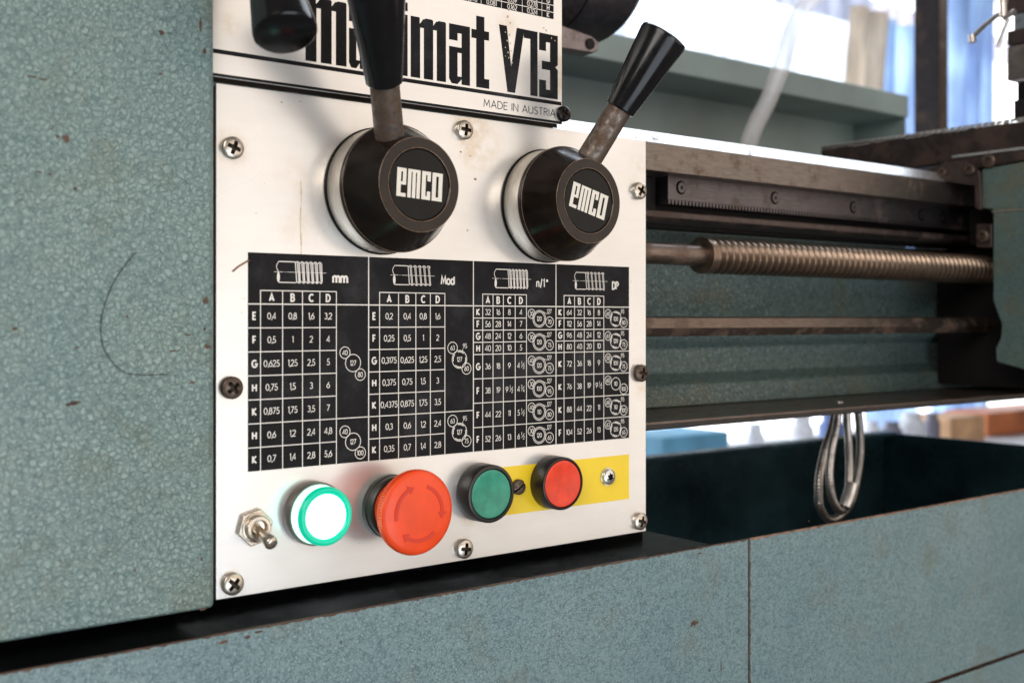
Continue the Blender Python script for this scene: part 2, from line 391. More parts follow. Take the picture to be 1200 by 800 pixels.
def ink_text(s, st, x, z, h, sx=1.0, wt=.135, align='CENTER', gap=.17):
    w = text_width(st, wt, gap) * h * sx
    px = x + {'CENTER': -w / 2, 'LEFT': 0, 'RIGHT': -w}[align]; hw = wt * h / 2
    for c in st:
        adv, lines = GLY[c]
        for ln in lines:
            P = [Vector((px + a * h * sx, z + (b - .5) * h)) for a, b in ln]
            P = [p for i, p in enumerate(P) if i == 0 or (p - P[i - 1]).length > h * .01]
            closed = (P[0] - P[-1]).length < h * .02 and len(P) > 4
            if closed: P = P[:-1]
            n = len(P); y = s.nxt(); vs = []; fs = []
            for i in range(n):
                a = P[(i - 1) % n] if (closed or i > 0) else None; b = P[(i + 1) % n] if (closed or i < n - 1) else None
                d1 = (P[i] - a).normalized() if a is not None else None; d2 = (b - P[i]).normalized() if b is not None else None
                if d1 is None: d1 = d2
                if d2 is None: d2 = d1
                n1 = Vector((-d1.y, d1.x)); n2 = Vector((-d2.y, d2.x)); m_ = n1 + n2
                if m_.length < .3: m_ = n1
                m_.normalize(); k = hw / max(.45, m_.dot(n1))
                q = P[i]
                vs += [(q.x + m_.x * k, y, q.y + m_.y * k), (q.x - m_.x * k, y, q.y - m_.y * k)]
            for i in range(n if closed else n - 1):
                j = (i + 1) % n; fs.append((2 * i, 2 * i + 1, 2 * j + 1, 2 * j))
            s.m.add(vs, fs)
        px += (adv + gap - (.05 if c == ',' else 0)) * h * sx
Ink.text = ink_text

# ============================================================ STRUCTURE: walls of the workshop behind
def wallmat():
    m, N, L, B = newmat('bright_wall')
    v = coords(N, L)
    r = ramp(N, [(.3, (.62, .66, .74)), (.7, (.82, .84, .88))]); L.new(noise(N, L, v, 2.2, 4), r.inputs[0]); L.new(r.outputs[0], B.inputs['Base Color'])
    B.inputs['Roughness'].default_value = .8
    return m
wl = MB().box(-.5, 5.5, 2.30, 2.36, -1.0, 2.2).build('wall', wallmat()); wl['kind'] = 'structure'; wl['label'] = 'pale workshop wall behind the window'

# ============================================================ MACHINE BASE (cabinet front, black ledge, chip tray)
base = thing('machine_base', (0.3, 0.1, -.3), 'blue green hammertone lathe base with open chip tray and black ledge under the control panel', 'machine base')
FY = -.0211; TZ = -.008
XE = .2805; XT = .3106; XR = .905
zs = at(1150, 780, Y=FY).z
# front panels (sheet steel, butted at the seam)
MB().box(-.60, XT - .0005, FY, FY + .002, -.45, TZ - .0002).build('front_panel', TEAL_FINE, base, bevel=.0008)
MB().box(XT + .0005, XR, FY, FY + .002, zs + .0012, TZ - .0002).build('front_panel', TEAL_FINE, base, bevel=.0008)
MB().box(XT + .0005, XR, FY - .0006, FY + .0014, -.45, zs - .0012).build('front_panel', TEAL_FINE, base, bevel=.0008)
MB().box(XT - .004, XR, FY + .0035, FY + .0045, -.44, -.02).build('seam_backing', RUSTE, base)
# black ledge
MB().box(-.60, XE, FY + .0006, .29, TZ - .004, TZ).build('ledge', BLACK_GLOSS, base, bevel=.0006)
MB().box(-.60, .2760, .030, .0340, TZ + .0002, .0004).build('gap_light_blocker', DEEP, base)  # added black box closing the gap, keeps light and bright reflections out
# rusty worn rim along the top edge of the front
def worn_strip(x0, x1, y, z, w0, w1, seed):
    r = random.Random(seed); m = MB(); n = int((x1 - x0) / .0016); pts = []
    for i in range(n + 1):
        pts.append((x0 + (x1 - x0) * i / n, w0 + (w1 - w0) * r.random() ** 2.2))
    for (xa, wa), (xb, wb) in zip(pts, pts[1:]):
        m.add([(xa, y - .0001, z - wa), (xb, y - .0001, z - wb), (xb, y - .0001, z + .0001), (xa, y - .0001, z + .0001),
               (xa, y + .0007, z + .0002), (xb, y + .0007, z + .0002)], [(0, 1, 2, 3), (3, 2, 5, 4)])
    return m
worn_strip(-.60, XT - .0006, FY, TZ - .0002, .0002, .0011, 3).build('worn_edge', RUSTE, base)
worn_strip(XT + .0006, XR, FY, TZ - .0002, .0006, .0015, 5).build('worn_edge', WORN, base)
r_ = random.Random(9); sm = Ink(FY - .00025); z_ = TZ - .001; pl = []
while z_ > -.30: pl.append((z_, .0004 + .0009 * r_.random() ** 2.5, .0004 + .0009 * r_.random() ** 2.5)); z_ -= .0015
for (za, la, ra), (zb_, lb_, rb_) in zip(pl, pl[1:]): sm.poly([(XT - lb_, zb_), (XT + rb_, zb_), (XT + ra, za), (XT - la, za)])
sm.m.build('seam_rust', RUSTE, base)
# tray
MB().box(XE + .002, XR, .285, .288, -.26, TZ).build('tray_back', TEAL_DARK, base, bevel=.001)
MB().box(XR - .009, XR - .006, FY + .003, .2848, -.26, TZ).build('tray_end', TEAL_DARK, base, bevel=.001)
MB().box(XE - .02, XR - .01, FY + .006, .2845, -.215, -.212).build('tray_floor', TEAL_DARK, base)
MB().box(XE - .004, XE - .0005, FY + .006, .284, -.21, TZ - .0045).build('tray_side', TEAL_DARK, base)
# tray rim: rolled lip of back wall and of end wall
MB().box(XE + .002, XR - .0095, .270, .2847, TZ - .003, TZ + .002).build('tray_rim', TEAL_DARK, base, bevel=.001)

# ============================================================ GEAR COVER (left)
gc = thing('gear_cover', (-.3, .1, 0), 'large pale teal hammertone gear cover with rust specks left of the control panel', 'machine cover')
gy = -.0122; gx = -.0050; gz = at(248, 712, Y=gy).z
rr = .0042
out = [(gx - .5, .25), (gx - .5, gy)]
for i in range(9):
    t = pi / 2 * i / 8; out.append((gx - rr + rr * sin(t), gy + rr - rr * cos(t)))
out.append((gx, .25))
MB().prism(out, gz, .40, 'Z').build('cover_shell', TEAL_BIG, gc, smooth=40, bevel=.0012)
# a hair lying on the cover, and chips in the paint
hp = [at(a, b, Y=gy - .0003) for a, b in ((160, 295), (147, 310), (132, 333), (121, 362), (118, 388), (122, 408), (132, 424), (146, 436), (164, 439), (182, 439), (198, 438))]
def catmull(p, n=6):
    o = []
    for i in range(len(p) - 1):
        a, b, c, d = p[max(i - 1, 0)], p[i], p[i + 1], p[min(i + 2, len(p) - 1)]
        for k in range(n):
            t = k / n; o.append(.5 * ((2 * b) + (c - a) * t + (2 * a - 5 * b + 4 * c - d) * t * t + (3 * b - a - 3 * c + d) * t ** 3))
    return o + [p[-1]]
tag(MB().tube(catmull([Vector(q) for q in hp]), .00015, 6).build('hair', simple('hair_dark', (.02, .02, .018), .4)), 'thin curved dark hair stuck on the teal gear cover', 'hair')
def blot(ink, u, v, w, h, Y, seed):
    r = random.Random(seed); x, z = XZ(u, v, Y); k = .36 / 1000
    n = 11; ink.poly([(x + w * k * cos(2 * pi * i / n) * (.55 + .6 * r.random()), z + h * k * sin(2 * pi * i / n) * (.55 + .6 * r.random())) for i in range(n)])
ch = Ink(gy - .00012)
for i, (u, v, w, h) in enumerate([(189, 38, 3.5, 3), (199, 39, 3, .8), (188, 87, 2, 2), (78, 162, 4, 4.5), (68, 160, 3, 1.5), (38, 90, 5, 1), (50, 93, 5, 1), (88, 221, 2, 2.2),
                                  (46, 202, 5, 1), (58, 204, 3, 1), (241, 352, 3.5, 5), (87, 472, 7, 2.4), (80, 474, 4, 1.5), (225, 448, 4, 1.6), (204, 411, 8, .9), (243, 406, 4, 3),
                                  (240, 385, 2, 2), (90, 407, 3, 1), (203, 623, 1.4, 1), (134, 672, 2, 1.2), (158, 668, 1.6, 1.2), (236, 655, 2, 2.5), (238, 713, 4, 2), (17, 385, 3, 2), (149, 371, 1.5, 2),
                                  (235, 30, 2, 8), (240, 60, 2, 5), (220, 392, 4, 1.2)]):
    blot(ch, u, v, w, h, gy - .00012, i)
o = ch.m.build('paint_chips', RUSTE, gc); o['kind'] = 'stuff'
ch = Ink(FY - .00012)
for i, (u, v, w, h) in enumerate([(820, 648, 5, 1.2), (948, 610, 1.5, 1.5), (1095, 632, 2, 1.6), (1090, 599, 9, 1), (1075, 603, 4, 1), (400, 752, 2, 1.5), (655, 745, 1.6, 2), (560, 700, 2, 1),
                                  (500, 728, 1.5, 1), (832, 785, 1.4, 3), (845, 780, 1, 10), (780, 640, 2, 1), (303, 740, 6, 1.5), (290, 746, 4, 1.8), (262, 752, 7, 2), (690, 665, 3, 1), (1023, 651, 1.4, 1.4)]):
    blot(ch, u, v, w, h, FY - .00012, i + 50)
o = ch.m.build('paint_chips', RUSTE, base); o['kind'] = 'stuff'

# ============================================================ HEADSTOCK CASTING
hs = thing('headstock', (.1, .15, 0), 'teal lathe headstock casting that carries the printed metal panels', 'headstock')
MB().box(-.0055, .2465, .0016, .30, .001, EZ + .0955).build('lower_casting', TEAL_CAST, hs, bevel=.001)
MB().box(-.0066, .1850, -.0003, .0003, EZ + .0984, EZ + .1010).build('gap_shade_strip', GAP_SHADE, hs)  # dark strip painted in as the shadow between the two plates
MB().box(-.0066, -.0001, .0006, .0012, .0005, EZ + .0968).build('gap_shade_strip', GAP_SHADE, hs)  # dark strip standing in for the shadow line left of the panel
MB().box(-.0055, .1835, .0005, .28, EZ + .0962, EZ + .26).build('upper_casting', TEAL_CAST, hs, bevel=.001)

# ============================================================ CONTROL PANEL
PW = .2493; PH = .215
cp = thing('control_panel', (PW / 2, 0, 0), 'cream aluminium control panel with black thread chart, levers and push buttons', 'control panel')
SC = [(271, 174, SCREW, 'nickel'), (542, 153, SCREW, 'nickel'), (747, 224, SCREW, 'nickel'), (270, 454, SCREW_BR, 'brown'), (749, 437, SCREW_BR, 'brown'),
      (271, 683, SCREW, 'nickel'), (542, 642, SCREW, 'nickel'), (748, 610, SCREW, 'nickel')]
st = []
for (u, v, m_, k) in SC:
    x, z = XZ(u, v); st.append((x - PW / 2, z, .010, .9 if v < 200 else .5))
for (u, v, r, a) in ((560, 170, .018, .75), (350, 205, .014, .28), (352, 265, .013, .35), (560, 140, .01, .5), (747, 195, .008, .5), (549, 606, .006, .9), (752, 455, .008, .6)):
    x, z = XZ(u, v); st.append((x - PW / 2, z, r, a))
PLATE = plate_mat('aluminium_panel', st)
MB().box(0, PW, 0, .0014, 0, PH).build('panel_plate', PLATE, cp, bevel=.0003)
# black chart field
cx0, cz1 = XZ(290.5, 295.5); cz0 = XZ(290.5, 553)[1]; cx1 = XZ(737, 400)[0]
ct = MB().box(cx0, cx1, -.00012, -.00002, cz0, cz1).build('thread_chart', BLACK_INK, cp)
TT = EZ + .00632                       # top of the number rows
y0 = -.0002
def col(u): return XZ(u, 400)[0]
grid = Ink(y0); txt = Ink(-.0003)
LW = .00042
secs = [(290.5, 431.7, [305, 330.9, 354.2, 374.5, 393.9]), (431.7, 554.4, [444.5, 466.7, 487, 504, 521]),
        (554.4, 651.2, [565.3, 577.4, 589.5, 603.4, 616.6]), (651.2, 737, [660.6, 672.9, 684.3, 695.5, 707.2])]
HB = TT + .0058
def hline(xa, xb, z, w=LW): grid.rect(xa, z - w / 2, xb, z + w / 2)
vg = Ink(-.00024)
def vline(x, za, zb, w=LW): vg.rect(x - w / 2, za, x + w / 2, zb)
hline(cx0, cx1, TT, .0005)
for si, (a, b, cs) in enumerate(secs):
    xa, xb = col(a), col(b); X5 = [col(c) for c in cs]
    if si: vline(xa, cz0, cz1, .00055)
    vline(X5[0], cz0, HB); vline(X5[4], cz0, HB)
    for x in X5[1:4]: vline(x, cz0, HB)
    hline(X5[0] - LW / 2, X5[4] + LW / 2, HB)
    for k, L_ in enumerate('ABCD'): txt.text(L_, (X5[k] + X5[k + 1]) / 2, (TT + HB) / 2, .0030, .95, .25)
    H = TT - cz0
    if si < 2:
        rh = H / 7
        rows = [['E', '0,4 0,8 1,6 3,2'], ['F', '0,5 1 2 4'], ['G', '0,625 1,25 2,5 5'], ['H', '0,75 1,5 3 6'], ['K', '0,875 1,75 3,5 7'], ['H', '0,6 1,2 2,4 4,8'], ['K', '0,7 1,4 2,8 5,6']] if si == 0 else \
               [['E', '0,2 0,4 0,8 1,6'], ['F', '0,25 0,5 1 2'], ['G', '0,3175 0,625 1,25 2,5'], ['H', '0,375 0,75 1,5 3'], ['K', '0,4375 0,875 1,75 3,5'], ['H', '0,3 0,6 1,2 2,4'], ['K', '0,35 0,7 1,4 2,8']]
        ys = [TT - rh * i for i in range(8)]
        for i in range(1, 7): hline(xa, X5[4] if i != 5 else xb, ys[i])
    else:
        u_ = H / 6; hh = [.5, .5, .5, .5, 1, 1, 1, 1]; ys = [TT]
        for q in hh: ys.append(ys[-1] - q * u_)
        rows = [['K', '32 16 8 4'], ['F', '56 28 14 7'], ['G', '48 24 12 6'], ['H', '40 20 10 5'], ['G', '36 18 9 4½'], ['F', '38 19 9½ 4¾'], ['F', '44 22 11 5½'], ['F', '52 26 13 6½']] if si == 2 else \
               [['K', '64 32 16 8'], ['F', '112 56 28 14'], ['G', '96 48 24 12'], ['H', '80 40 20 10'], ['K', '72 36 18 9'], ['K', '76 38 19 9½'], ['K', '88 44 22 11'], ['F', '104 52 26 13']]
        for i in range(1, 8): hline(xa, X5[4] if i in (1, 3) else xb, ys[i])
    for i, (k, vals) in enumerate(rows):
        zc = (ys[i] + ys[i + 1]) / 2
        txt.text(k, (xa + X5[0]) / 2, zc, .0029, .95, .24)
        for j, s_ in enumerate(vals.split()):
            xc = (X5[j] + X5[j + 1]) / 2; cw = X5[j + 1] - X5[j]
            if s_[-1] in '½¾' and len(s_) > 1:
                txt.text(s_[:-1], xc - .0015, zc, .0026, .95)
                n_, d_ = ('1', '2') if s_[-1] == '½' else ('3', '4')
                txt.text(n_, xc + .0004, zc + .0011, .0017, .9); txt.text(d_, xc + .0018, zc - .0008, .0017, .9)
                txt.line((xc + .0003, zc - .0010), (xc + .0022, zc + .0013), .00025)
            else:
                w_ = text_width(s_) * .0026
                txt.text(s_, xc, zc, .0026, min(1.0, (cw - .0006) / w_), .135, 'CENTER', .15)
hline(cx0 + 1e-5, cx1, cz0 + .0001, .0002)
# headings
def P2(u, v): return XZ(u, v)
for s_, u, v, h, sx in (('mm', 398.3, 326.0, .0041, .92), ('Mod', 524.3, 328.5, .0037, .9), ('n/1"', 635, 331.8, .0038, .85), ('DP', 720.7, 334.7, .0037, .9)):
    x, z = P2(u, v); txt.text(s_, x, z, h, sx, .24 if s_[0] != 'n' else .17, 'CENTER', .17 if s_[0] != 'n' else .3)
# drawings of the threaded bars
sym = None
def bar(u0, um, u1, vt, vb, teeth, fine):
    global sym
    sym = Ink(-.0002)
    xa, zt = P2(u0, vt); zb = P2(u0, vb)[1]; xm = P2(um, vt)[0]; xb = P2(u1, vt)[0]; w = .00042; zc = (zt + zb) / 2; h = zt - zb
    sym.path([(xm, zt), (xa + .0008, zt)], w); sym.path([(xa + .0008, zb), (xm + .0004, zb)], w); sym.line((xm, zt), (xm + .0007, zb), w)
    arc = [(xa + .0008 - .0011 * sin(pi * i / 8), zt - (h / 2) * i / 8) for i in range(9)]; sym.path(arc, w * .7)
    n = 12; sym.poly([(xa + .0006 + .0007 * cos(2 * pi * i / n), zc - h / 4 + (h / 4) * sin(2 * pi * i / n)) for i in range(n)])
    p = (xb - xm) / teeth; tt = .0006
    for i in range(teeth):
        x = xm + p * i
        sym.path([(x, zt - tt), (x + p * .4, zt + .0002), (x + p * .6, zt + .0002), (x + p, zt - tt)] if fine else [(x + p * .1, zt - tt), (x + p * .3, zt + .0002), (x + p * .7, zt + .0002), (x + p * .9, zt - tt)], w * .8)
        sym.path([(x + p * .35, zb + tt), (x + p * .75, zb - .0002), (x + p * .95, zb - .0002), (x + p * 1.35, zb + tt)][: 4 if i < teeth - 1 else 3], w * .8)
        sym.line((x + p * .4, zt), (x + p * .8, zb), w * .8); sym.line((x + p * .66, zt), (x + p * 1.0, zb), w * .8)
        if fine: sym.line((x + p * .95, zt - tt), (x + p * 1.1, zb + tt), w * .8)
    sym.line((xa - .0014, zc), (xa + .0028, zc), w * .45); sym.line((xa + .0034, zc), (xa + .0040, zc), w * .45); sym.line((xa + .0046, zc), (xb + .0022, zc), w * .45)
    sym.m.build('threaded_bar_symbol', WHITE_PRINT, ct)
bar(324.5, 345.8, 377, 306.2, 330.7, 6, True); bar(460.5, 478, 504.5, 311, 333.3, 5, False)
bar(579.5, 595, 618, 315.3, 337, 6, True); bar(673.5, 686, 708, 319, 338.7, 5, False)
# change gear drawings
def gears(c1, c2, c3, r1, r2, r3, names, lab=None, dbl=False, dash=False, fs=.0021):
    global sym
    sym = Ink(-.0002); w = .00034
    sym.ring(c1, r1, w); sym.ring(c2, r2, w); sym.ring(c3, r3, w)
    if dbl:
        if dash:
            for k in range(4): sym.ring(c2, r2 * .86, w * 1.3, pi / 2 * k + .35 + .5, pi / 2 * k + pi / 2 - .25 + .5)
        else: sym.ring(c2, r2 * .82, w)
    for c, n_, r_ in ((c1, names[0], r1), (c2, names[1], r2 * (.85 if dbl else 1)), (c3, names[2], r3)):
        sym.text(n_, c[0], c[1], fs, min(.9, r_ * 1.5 / (text_width(n_) * fs)), .14)
    if lab:
        x, z, s_ = lab; sym.text(s_, x, z, .0021, .85, .13)
        sym.line((x - .0013, z - .0013), (c2[0] + r2 * .45, c2[1] + r2 * .9), .00022)
    sym.m.build('gear_symbol', WHITE_PRINT, ct)
def mv(p, dz): return (p[0], p[1] + dz)
c1, c2, c3 = P2(404, 413.1), P2(413.5, 425.2), P2(422, 438.7)
gears(c1, c2, c3, .0026, .0039, .0026, ('40', '127', '80'))
dz = XZ(413.5, 517.2)[1] - c2[1]
gears(mv(c1, dz), mv(c2, dz), mv(c3, dz), .0026, .0039, .0027, ('40', '127', '100'))
c1, c2, c3 = P2(530.1, 407.5), P2(538.2, 420.9), P2(546.4, 431.7); lb = P2(544.6, 405.1)
gears(c1, c2, c3, .0028, .0043, .0027, ('63', '127', '60'), (*lb, '95'), True, True)
dz = XZ(538.2, 506)[1] - c2[1]
gears(mv(c1, dz), mv(c2, dz), mv(c3, dz), .0028, .0043, .0027, ('63', '127', '75'), (lb[0], lb[1] + dz, '95'), True, True)
u_ = (TT - cz0) / 6
c1, c2, c3, lb = P2(622.7, 367.6), P2(631.7, 373.4), P2(643.7, 377.1), P2(643.4, 364.9)
for i, n_ in enumerate((('30', '120', '70'), ('30', '120', '75'), ('40', '120', '75'), ('30', '100', '95'), ('40', '110', '80'), ('30', '120', '65'))):
    gears(mv(c1, -u_ * i), mv(c2, -u_ * i), mv(c3, -u_ * i), .0023, .0042, .0026, n_, (lb[0], lb[1] - u_ * i, '127'), True)
c1, c2, c3, lb = P2(712.3, 367.6), P2(721.3, 373.6), P2(730.6, 377.9), P2(729.3, 364.9)
for i, n_ in enumerate((('60', '100', '80'), ('63', '120', '75'), ('50', '100', '75'), ('60', '110', '100'), ('60', '110', '100'), ('63', '120', '65'))):
    if i == 3: gears(mv(c1, -u_ * i), mv(c2, -u_ * i + .0007), mv(c3, -u_ * i - .0003), .0023, .0033, .0028, n_)
    else: gears(mv(c1, -u_ * i), mv(c2, -u_ * i), mv(c3, -u_ * i), .0023, .0040, .0026, n_, (lb[0], lb[1] - u_ * i, '95'), True, True)
grid.m.f and grid.m.add(vg.m.v, vg.m.f)
grid.m.build('grid_lines', WHITE_PRINT, ct); txt.m.build('lettering', WHITE_PRINT, ct)
# yellow label
yx0 = XZ(584, 560)[0]; yx1, yz1 = XZ(737, 532); yz0 = XZ(737, 584)[1]
MB().box(yx0, yx1, -.0002, -.00002, yz0, yz1).build('yellow_label', YELLOW, cp, bevel=.00004)
pk = Ink(-.00005); r_ = random.Random(21)
for (u, v, q) in ((548, 270, 1.2), (345, 450, .8), (700, 190, .8), (330, 120, 1.0), (352, 119, .8), (540, 178, 1.2), (557, 210, 1.6), (551, 183, 1), (420, 262, .6), (283, 366, .9), (286, 350, .7), (420, 636, .8), (742, 428, 1.0), (752, 426, .8),
                  (275, 600, .5), (512, 650, .6), (640, 640, .5), (340, 590, .5), (705, 620, .6), (740, 330, .6), (745, 380, .5), (300, 250, .6), (310, 215, .5), (365, 300, .6), (680, 280, .6)):
    blot(pk, u, v, q * (1 + r_.random()), q, -.00005, int(u * v))
o = pk.m.build('dirt_specks', simple('brown_dirt', (.26, .19, .12), .6, 0, .3, 300), cp); o['kind'] = 'stuff'
dr = Ink(-.00004)
for i in range(12):
    za = EZ + .060 - i * .0028; w_ = .0003 + .00015 * sin(i * 1.7); x_ = XZ(352.5, 250)[0] + .00025 * sin(i * .8)
    dr.rect(x_ - w_, za - .0029, x_ + w_, za)
dr.m.build('oil_run', simple('dried_oil', (.70, .61, .46), .45, .3, .08, 300), cp)
# torn scratch at the upper left corner of the chart
MB().tube([at(a, b, Y=-.0004) for a, b in ((273, 318), (280, 312), (292, 305))], .00035, 6).build('scratch', simple('copper_scratch', (.35, .17, .08), .4, .5), cp)

def screw_mesh(kind, r=.0047, seg=64, rings=16):
    """domed head with a real cross or slot sunk into it; axis along -Y"""
    m = MB(); h0 = r * .42
    def height(x, z):
        q = math.hypot(x, z) / r
        h = h0 + r * .32 * math.sqrt(max(0, 1 - q * q * .95))
        if kind == 'cross':
            arm = .13 * r + .06 * r * (1 - q)
            a_, b_ = abs(x), abs(z)
            din = max(min(a_, b_) - arm, 0) if max(a_, b_) < .62 * r else 1
            if din <= 0: h -= r * .55 * (1 - (max(a_, b_) / (.62 * r)) ** 2 * .55)
        elif kind == 'slot':
            if abs(z) < .12 * r: h -= r * .42
        elif kind == 'torx':
            a = math.atan2(z, x); 
            if q < .42 + .1 * cos(6 * a): h -= r * .5
        return h
    idx = []
    n = 60
    for j in range(n + 1):
        row = []
        for i in range(n + 1):
            sx, sz = 2 * i / n - 1, 2 * j / n - 1
            # square to disc
            x = sx * math.sqrt(1 - sz * sz / 2) * r; z = sz * math.sqrt(1 - sx * sx / 2) * r
            m.v.append(Vector((x, -height(x, z), z))); row.append(len(m.v) - 1)
        idx.append(row)
    m.dark = []
    for j in range(n):
        for i in range(n):
            f = (idx[j][i], idx[j][i + 1], idx[j + 1][i + 1], idx[j + 1][i])
            c = sum((m.v[q] for q in f), Vector()) / 4; q = min(1, math.hypot(c.x, c.z) / r)
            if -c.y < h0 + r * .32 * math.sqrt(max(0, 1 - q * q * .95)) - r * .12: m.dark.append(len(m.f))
            m.f.append(f)
    edge = idx[0][:] + [idx[j][n] for j in range(1, n + 1)] + idx[n][-2::-1] + [idx[j][0] for j in range(n - 1, 0, -1)]
    b0 = len(m.v)
    for e in edge:
        p = m.v[e]; m.v.append(Vector((p.x, 0, p.z)))
    k = len(edge)
    for i in range(k): m.f.append((edge[i], edge[(i + 1) % k], b0 + (i + 1) % k, b0 + i))
    return m
def make_screw_obj(kind, mat, parent, loc, rot, r=.0047, label=None):
    key = (kind, mat.name, r)
    if key not in SM:
        sm_ = screw_mesh(kind, r); o = sm_.build('screw', mat, None, smooth=50); SM[key] = o.data
        o.data.materials.append(RECESS_DARK)
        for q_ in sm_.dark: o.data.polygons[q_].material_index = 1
    else:
        o = bpy.data.objects.new('screw', SM[key]); COL.objects.link(o)
    o.parent = parent; o.location = Vector(loc) - parent.location; o.rotation_euler = (0, rot, 0)
    if label: o['label'] = label
    return o
SM = {}
RECESS_DARK = simple('recess_dark_brown', (.035, .022, .014), .6, .3, .4, 400)  # recess faces get a darker colour than the screw head
rots = [.35, .1, .5, .9, .2, .75, .15, .3]
for (u, v, m_, k), r_ in zip(SC, rots):
    x, z = XZ(u, v)
    make_screw_obj('cross', m_, cp, (x, 0, z), r_, label='dark brown rusted cross head screw' if k == 'brown' else None)
x, z = XZ(606, 570); make_screw_obj('slot', SCREW_BR, cp, (x, -.0002, z), -.55, .0038, 'small brown slotted screw on the yellow label')
x, z = XZ(711, 558); make_screw_obj('torx', ZINC, cp, (x, -.0002, z), .4, .0042, 'bright zinc screw on the yellow label')
MB().lathe([(0, .0048), (.0006, .0048), (.0006, .0036)], (x, -.0002, z), (0, -1, 0), 32).build('washer', ZINC, cp, smooth=40)

# ============================================================ NAMEPLATE above
UY = -.004
up = thing('nameplate_panel', (.09, UY, EZ + .1), 'cream name plate with heavy black lettering above the control panel', 'name plate')
zb = EZ + .0997; ux1 = .1853
UPL = plate_mat('aluminium_nameplate', [(x - .09, z - (EZ + .1), r, a) for (x, z, r, a) in [(*XZ(655, 110, UY), .012, .7), (*XZ(658, 60, UY), .009, .6), (*XZ(594, 30, UY), .008, .9), (*XZ(268, 28, UY), .006, .7), (*XZ(660, 85, UY), .012, .6)]])
# the material's stain points are in object space where the plate front lies at y=0
MB().box(-.0062, ux1, UY, UY + .0012, zb, EZ + .235).build('panel_plate', UPL, up, bevel=.0003)
yk = UY - .0001
ink = Ink(yk)
def UX(u): return XZ(u, 60, UY)[0]
ink.rect(-.0060, EZ + .1093, ux1 - .0006, EZ + .1111)            # heavy rule
ink.rect(-.0060, zb + .0002, ux1 - .0002, zb + .0014)              # border along the lower edge
BL = EZ + .1121; XH = EZ + .1404; CH = EZ + .1446
def g_m(x0, x1, zb_, zt):
    w = (x1 - x0); s_ = w * .262; g = (w - 3 * s_) / 2; h = zt - zb_
    for i in range(3): ink.rect(x0 + i * (s_ + g), zb_, x0 + i * (s_ + g) + s_, zt - h * .10)
    ink.rect(x0, zt - h * .10, x0 + s_ * .95, zt)
    for i in (1, 2):
        xs = x0 + i * (s_ + g)
        ink.poly([(xs - g, zt - h * .165), (xs, zt - h * .165), (xs, zt - h * .10), (xs, zt - h * .02), (xs - g * .2, zt - h * .02), (xs - g, zt - h * .10)])
        ink.poly([(xs, zt - h * .10), (xs + s_, zt - h * .10), (xs + s_, zt - h * .02), (xs + s_ * .9, zt), (xs + s_ * .2, zt), (xs, zt - h * .02)])
def g_a(x0, x1, zb_, zt):
    w = x1 - x0; s_ = w * .40; h = zt - zb_
    ink.rect(x1 - s_, zb_, x1, zt); ink.rect(x0, zt - h * .14, x1 - s_, zt); ink.rect(x0, zt - h * .27, x0 + s_, zt - h * .14)
    ink.rect(x0, zb_ + h * .08, x0 + s_, zb_ + h * .62); ink.rect(x0 + s_, zb_ + h * .53, x1 - s_, zb_ + h * .62)
    ink.poly([(x0, zb_ + h * .08), (x0 + s_ * .3, zb_), (x0 + s_, zb_), (x1 - s_, zb_ + h * .09), (x1 - s_, zb_ + h * .13), (x0 + s_, zb_ + h * .13), (x0 + s_, zb_ + h * .08)])
def g_i(x0, x1, zb_, zt):
    h = zt - zb_; ink.rect(x0, zb_, x1, zt); ink.rect(x0, zt + h * .06, x1, zt + h * .2)
def g_x(x0, x1, zb_, zt):
    s_ = (x1 - x0) * .4; ink.poly([(x0, zb_), (x0 + s_, zb_), (x1, zt), (x1 - s_, zt)]); ink.poly([(x1 - s_, zb_), (x1, zb_), (x0 + s_, zt), (x0, zt)])
g_m(UX(358), UX(406), BL, XH); g_a(UX(409), UX(430), BL, XH); g_x(UX(433), UX(462), BL, XH); g_i(UX(467.3), UX(477.6), BL, XH)
g_m(UX(481.3), UX(522.5), BL, XH); g_a(UX(526.3), UX(550.6), BL, XH)
a, b = UX(558.1), UX(567.5); h = XH - BL
ink.rect(a, BL, b, CH + .002); ink.rect(UX(552.5), XH - h * .17, a, XH - h * .02); ink.rect(b, XH - h * .17, UX(573), XH - h * .02); ink.rect(b, BL, UX(573.2), BL + h * .16)
ink.poly([(UX(594.7), BL), (UX(603.5), BL), (UX(614.3), CH), (UX(605.6), CH), (UX(599), BL + .0125), (UX(593.8), CH), (UX(584.8), CH)])
ink.rect(UX(621.5), BL, UX(629.8), CH); ink.rect(UX(613.8), CH - .0042, UX(621.5), CH)
a, b, c_, d = UX(631.8), UX(639.7), UX(644.6), UX(653.5); H3 = CH - BL
ink.poly([(c_, BL), (d, BL), (d, BL + H3 * .46), (UX(650.5), BL + H3 * .5), (d, BL + H3 * .54), (d, CH), (c_, CH)])
ink.rect(a, CH - H3 * .13, c_, CH); ink.rect(a, CH - H3 * .27, b, CH - H3 * .13); ink.rect(a, BL, c_, BL + H3 * .13); ink.rect(a, BL + H3 * .13, b, BL + H3 * .27)
ink.rect(UX(635), BL + H3 * .44, c_, BL + H3 * .57)
ink.m.build('heavy_lettering', BLACK_INK2, up)
t2 = Ink(yk)
x0, z0 = XZ(567, 121, UY); x1, z1_ = XZ(650.5, 121, UY)
t2.text('MADE IN AUSTRIA', x0, EZ + .1049, .0036, (x1 - x0) / (text_width('MADE IN AUSTRIA', .1, .2) * .0036), .10, 'LEFT', .2)
t2.m.build('lettering', BLACK_INK2, up)
wk = Ink(yk - .00012); r_ = random.Random(5)
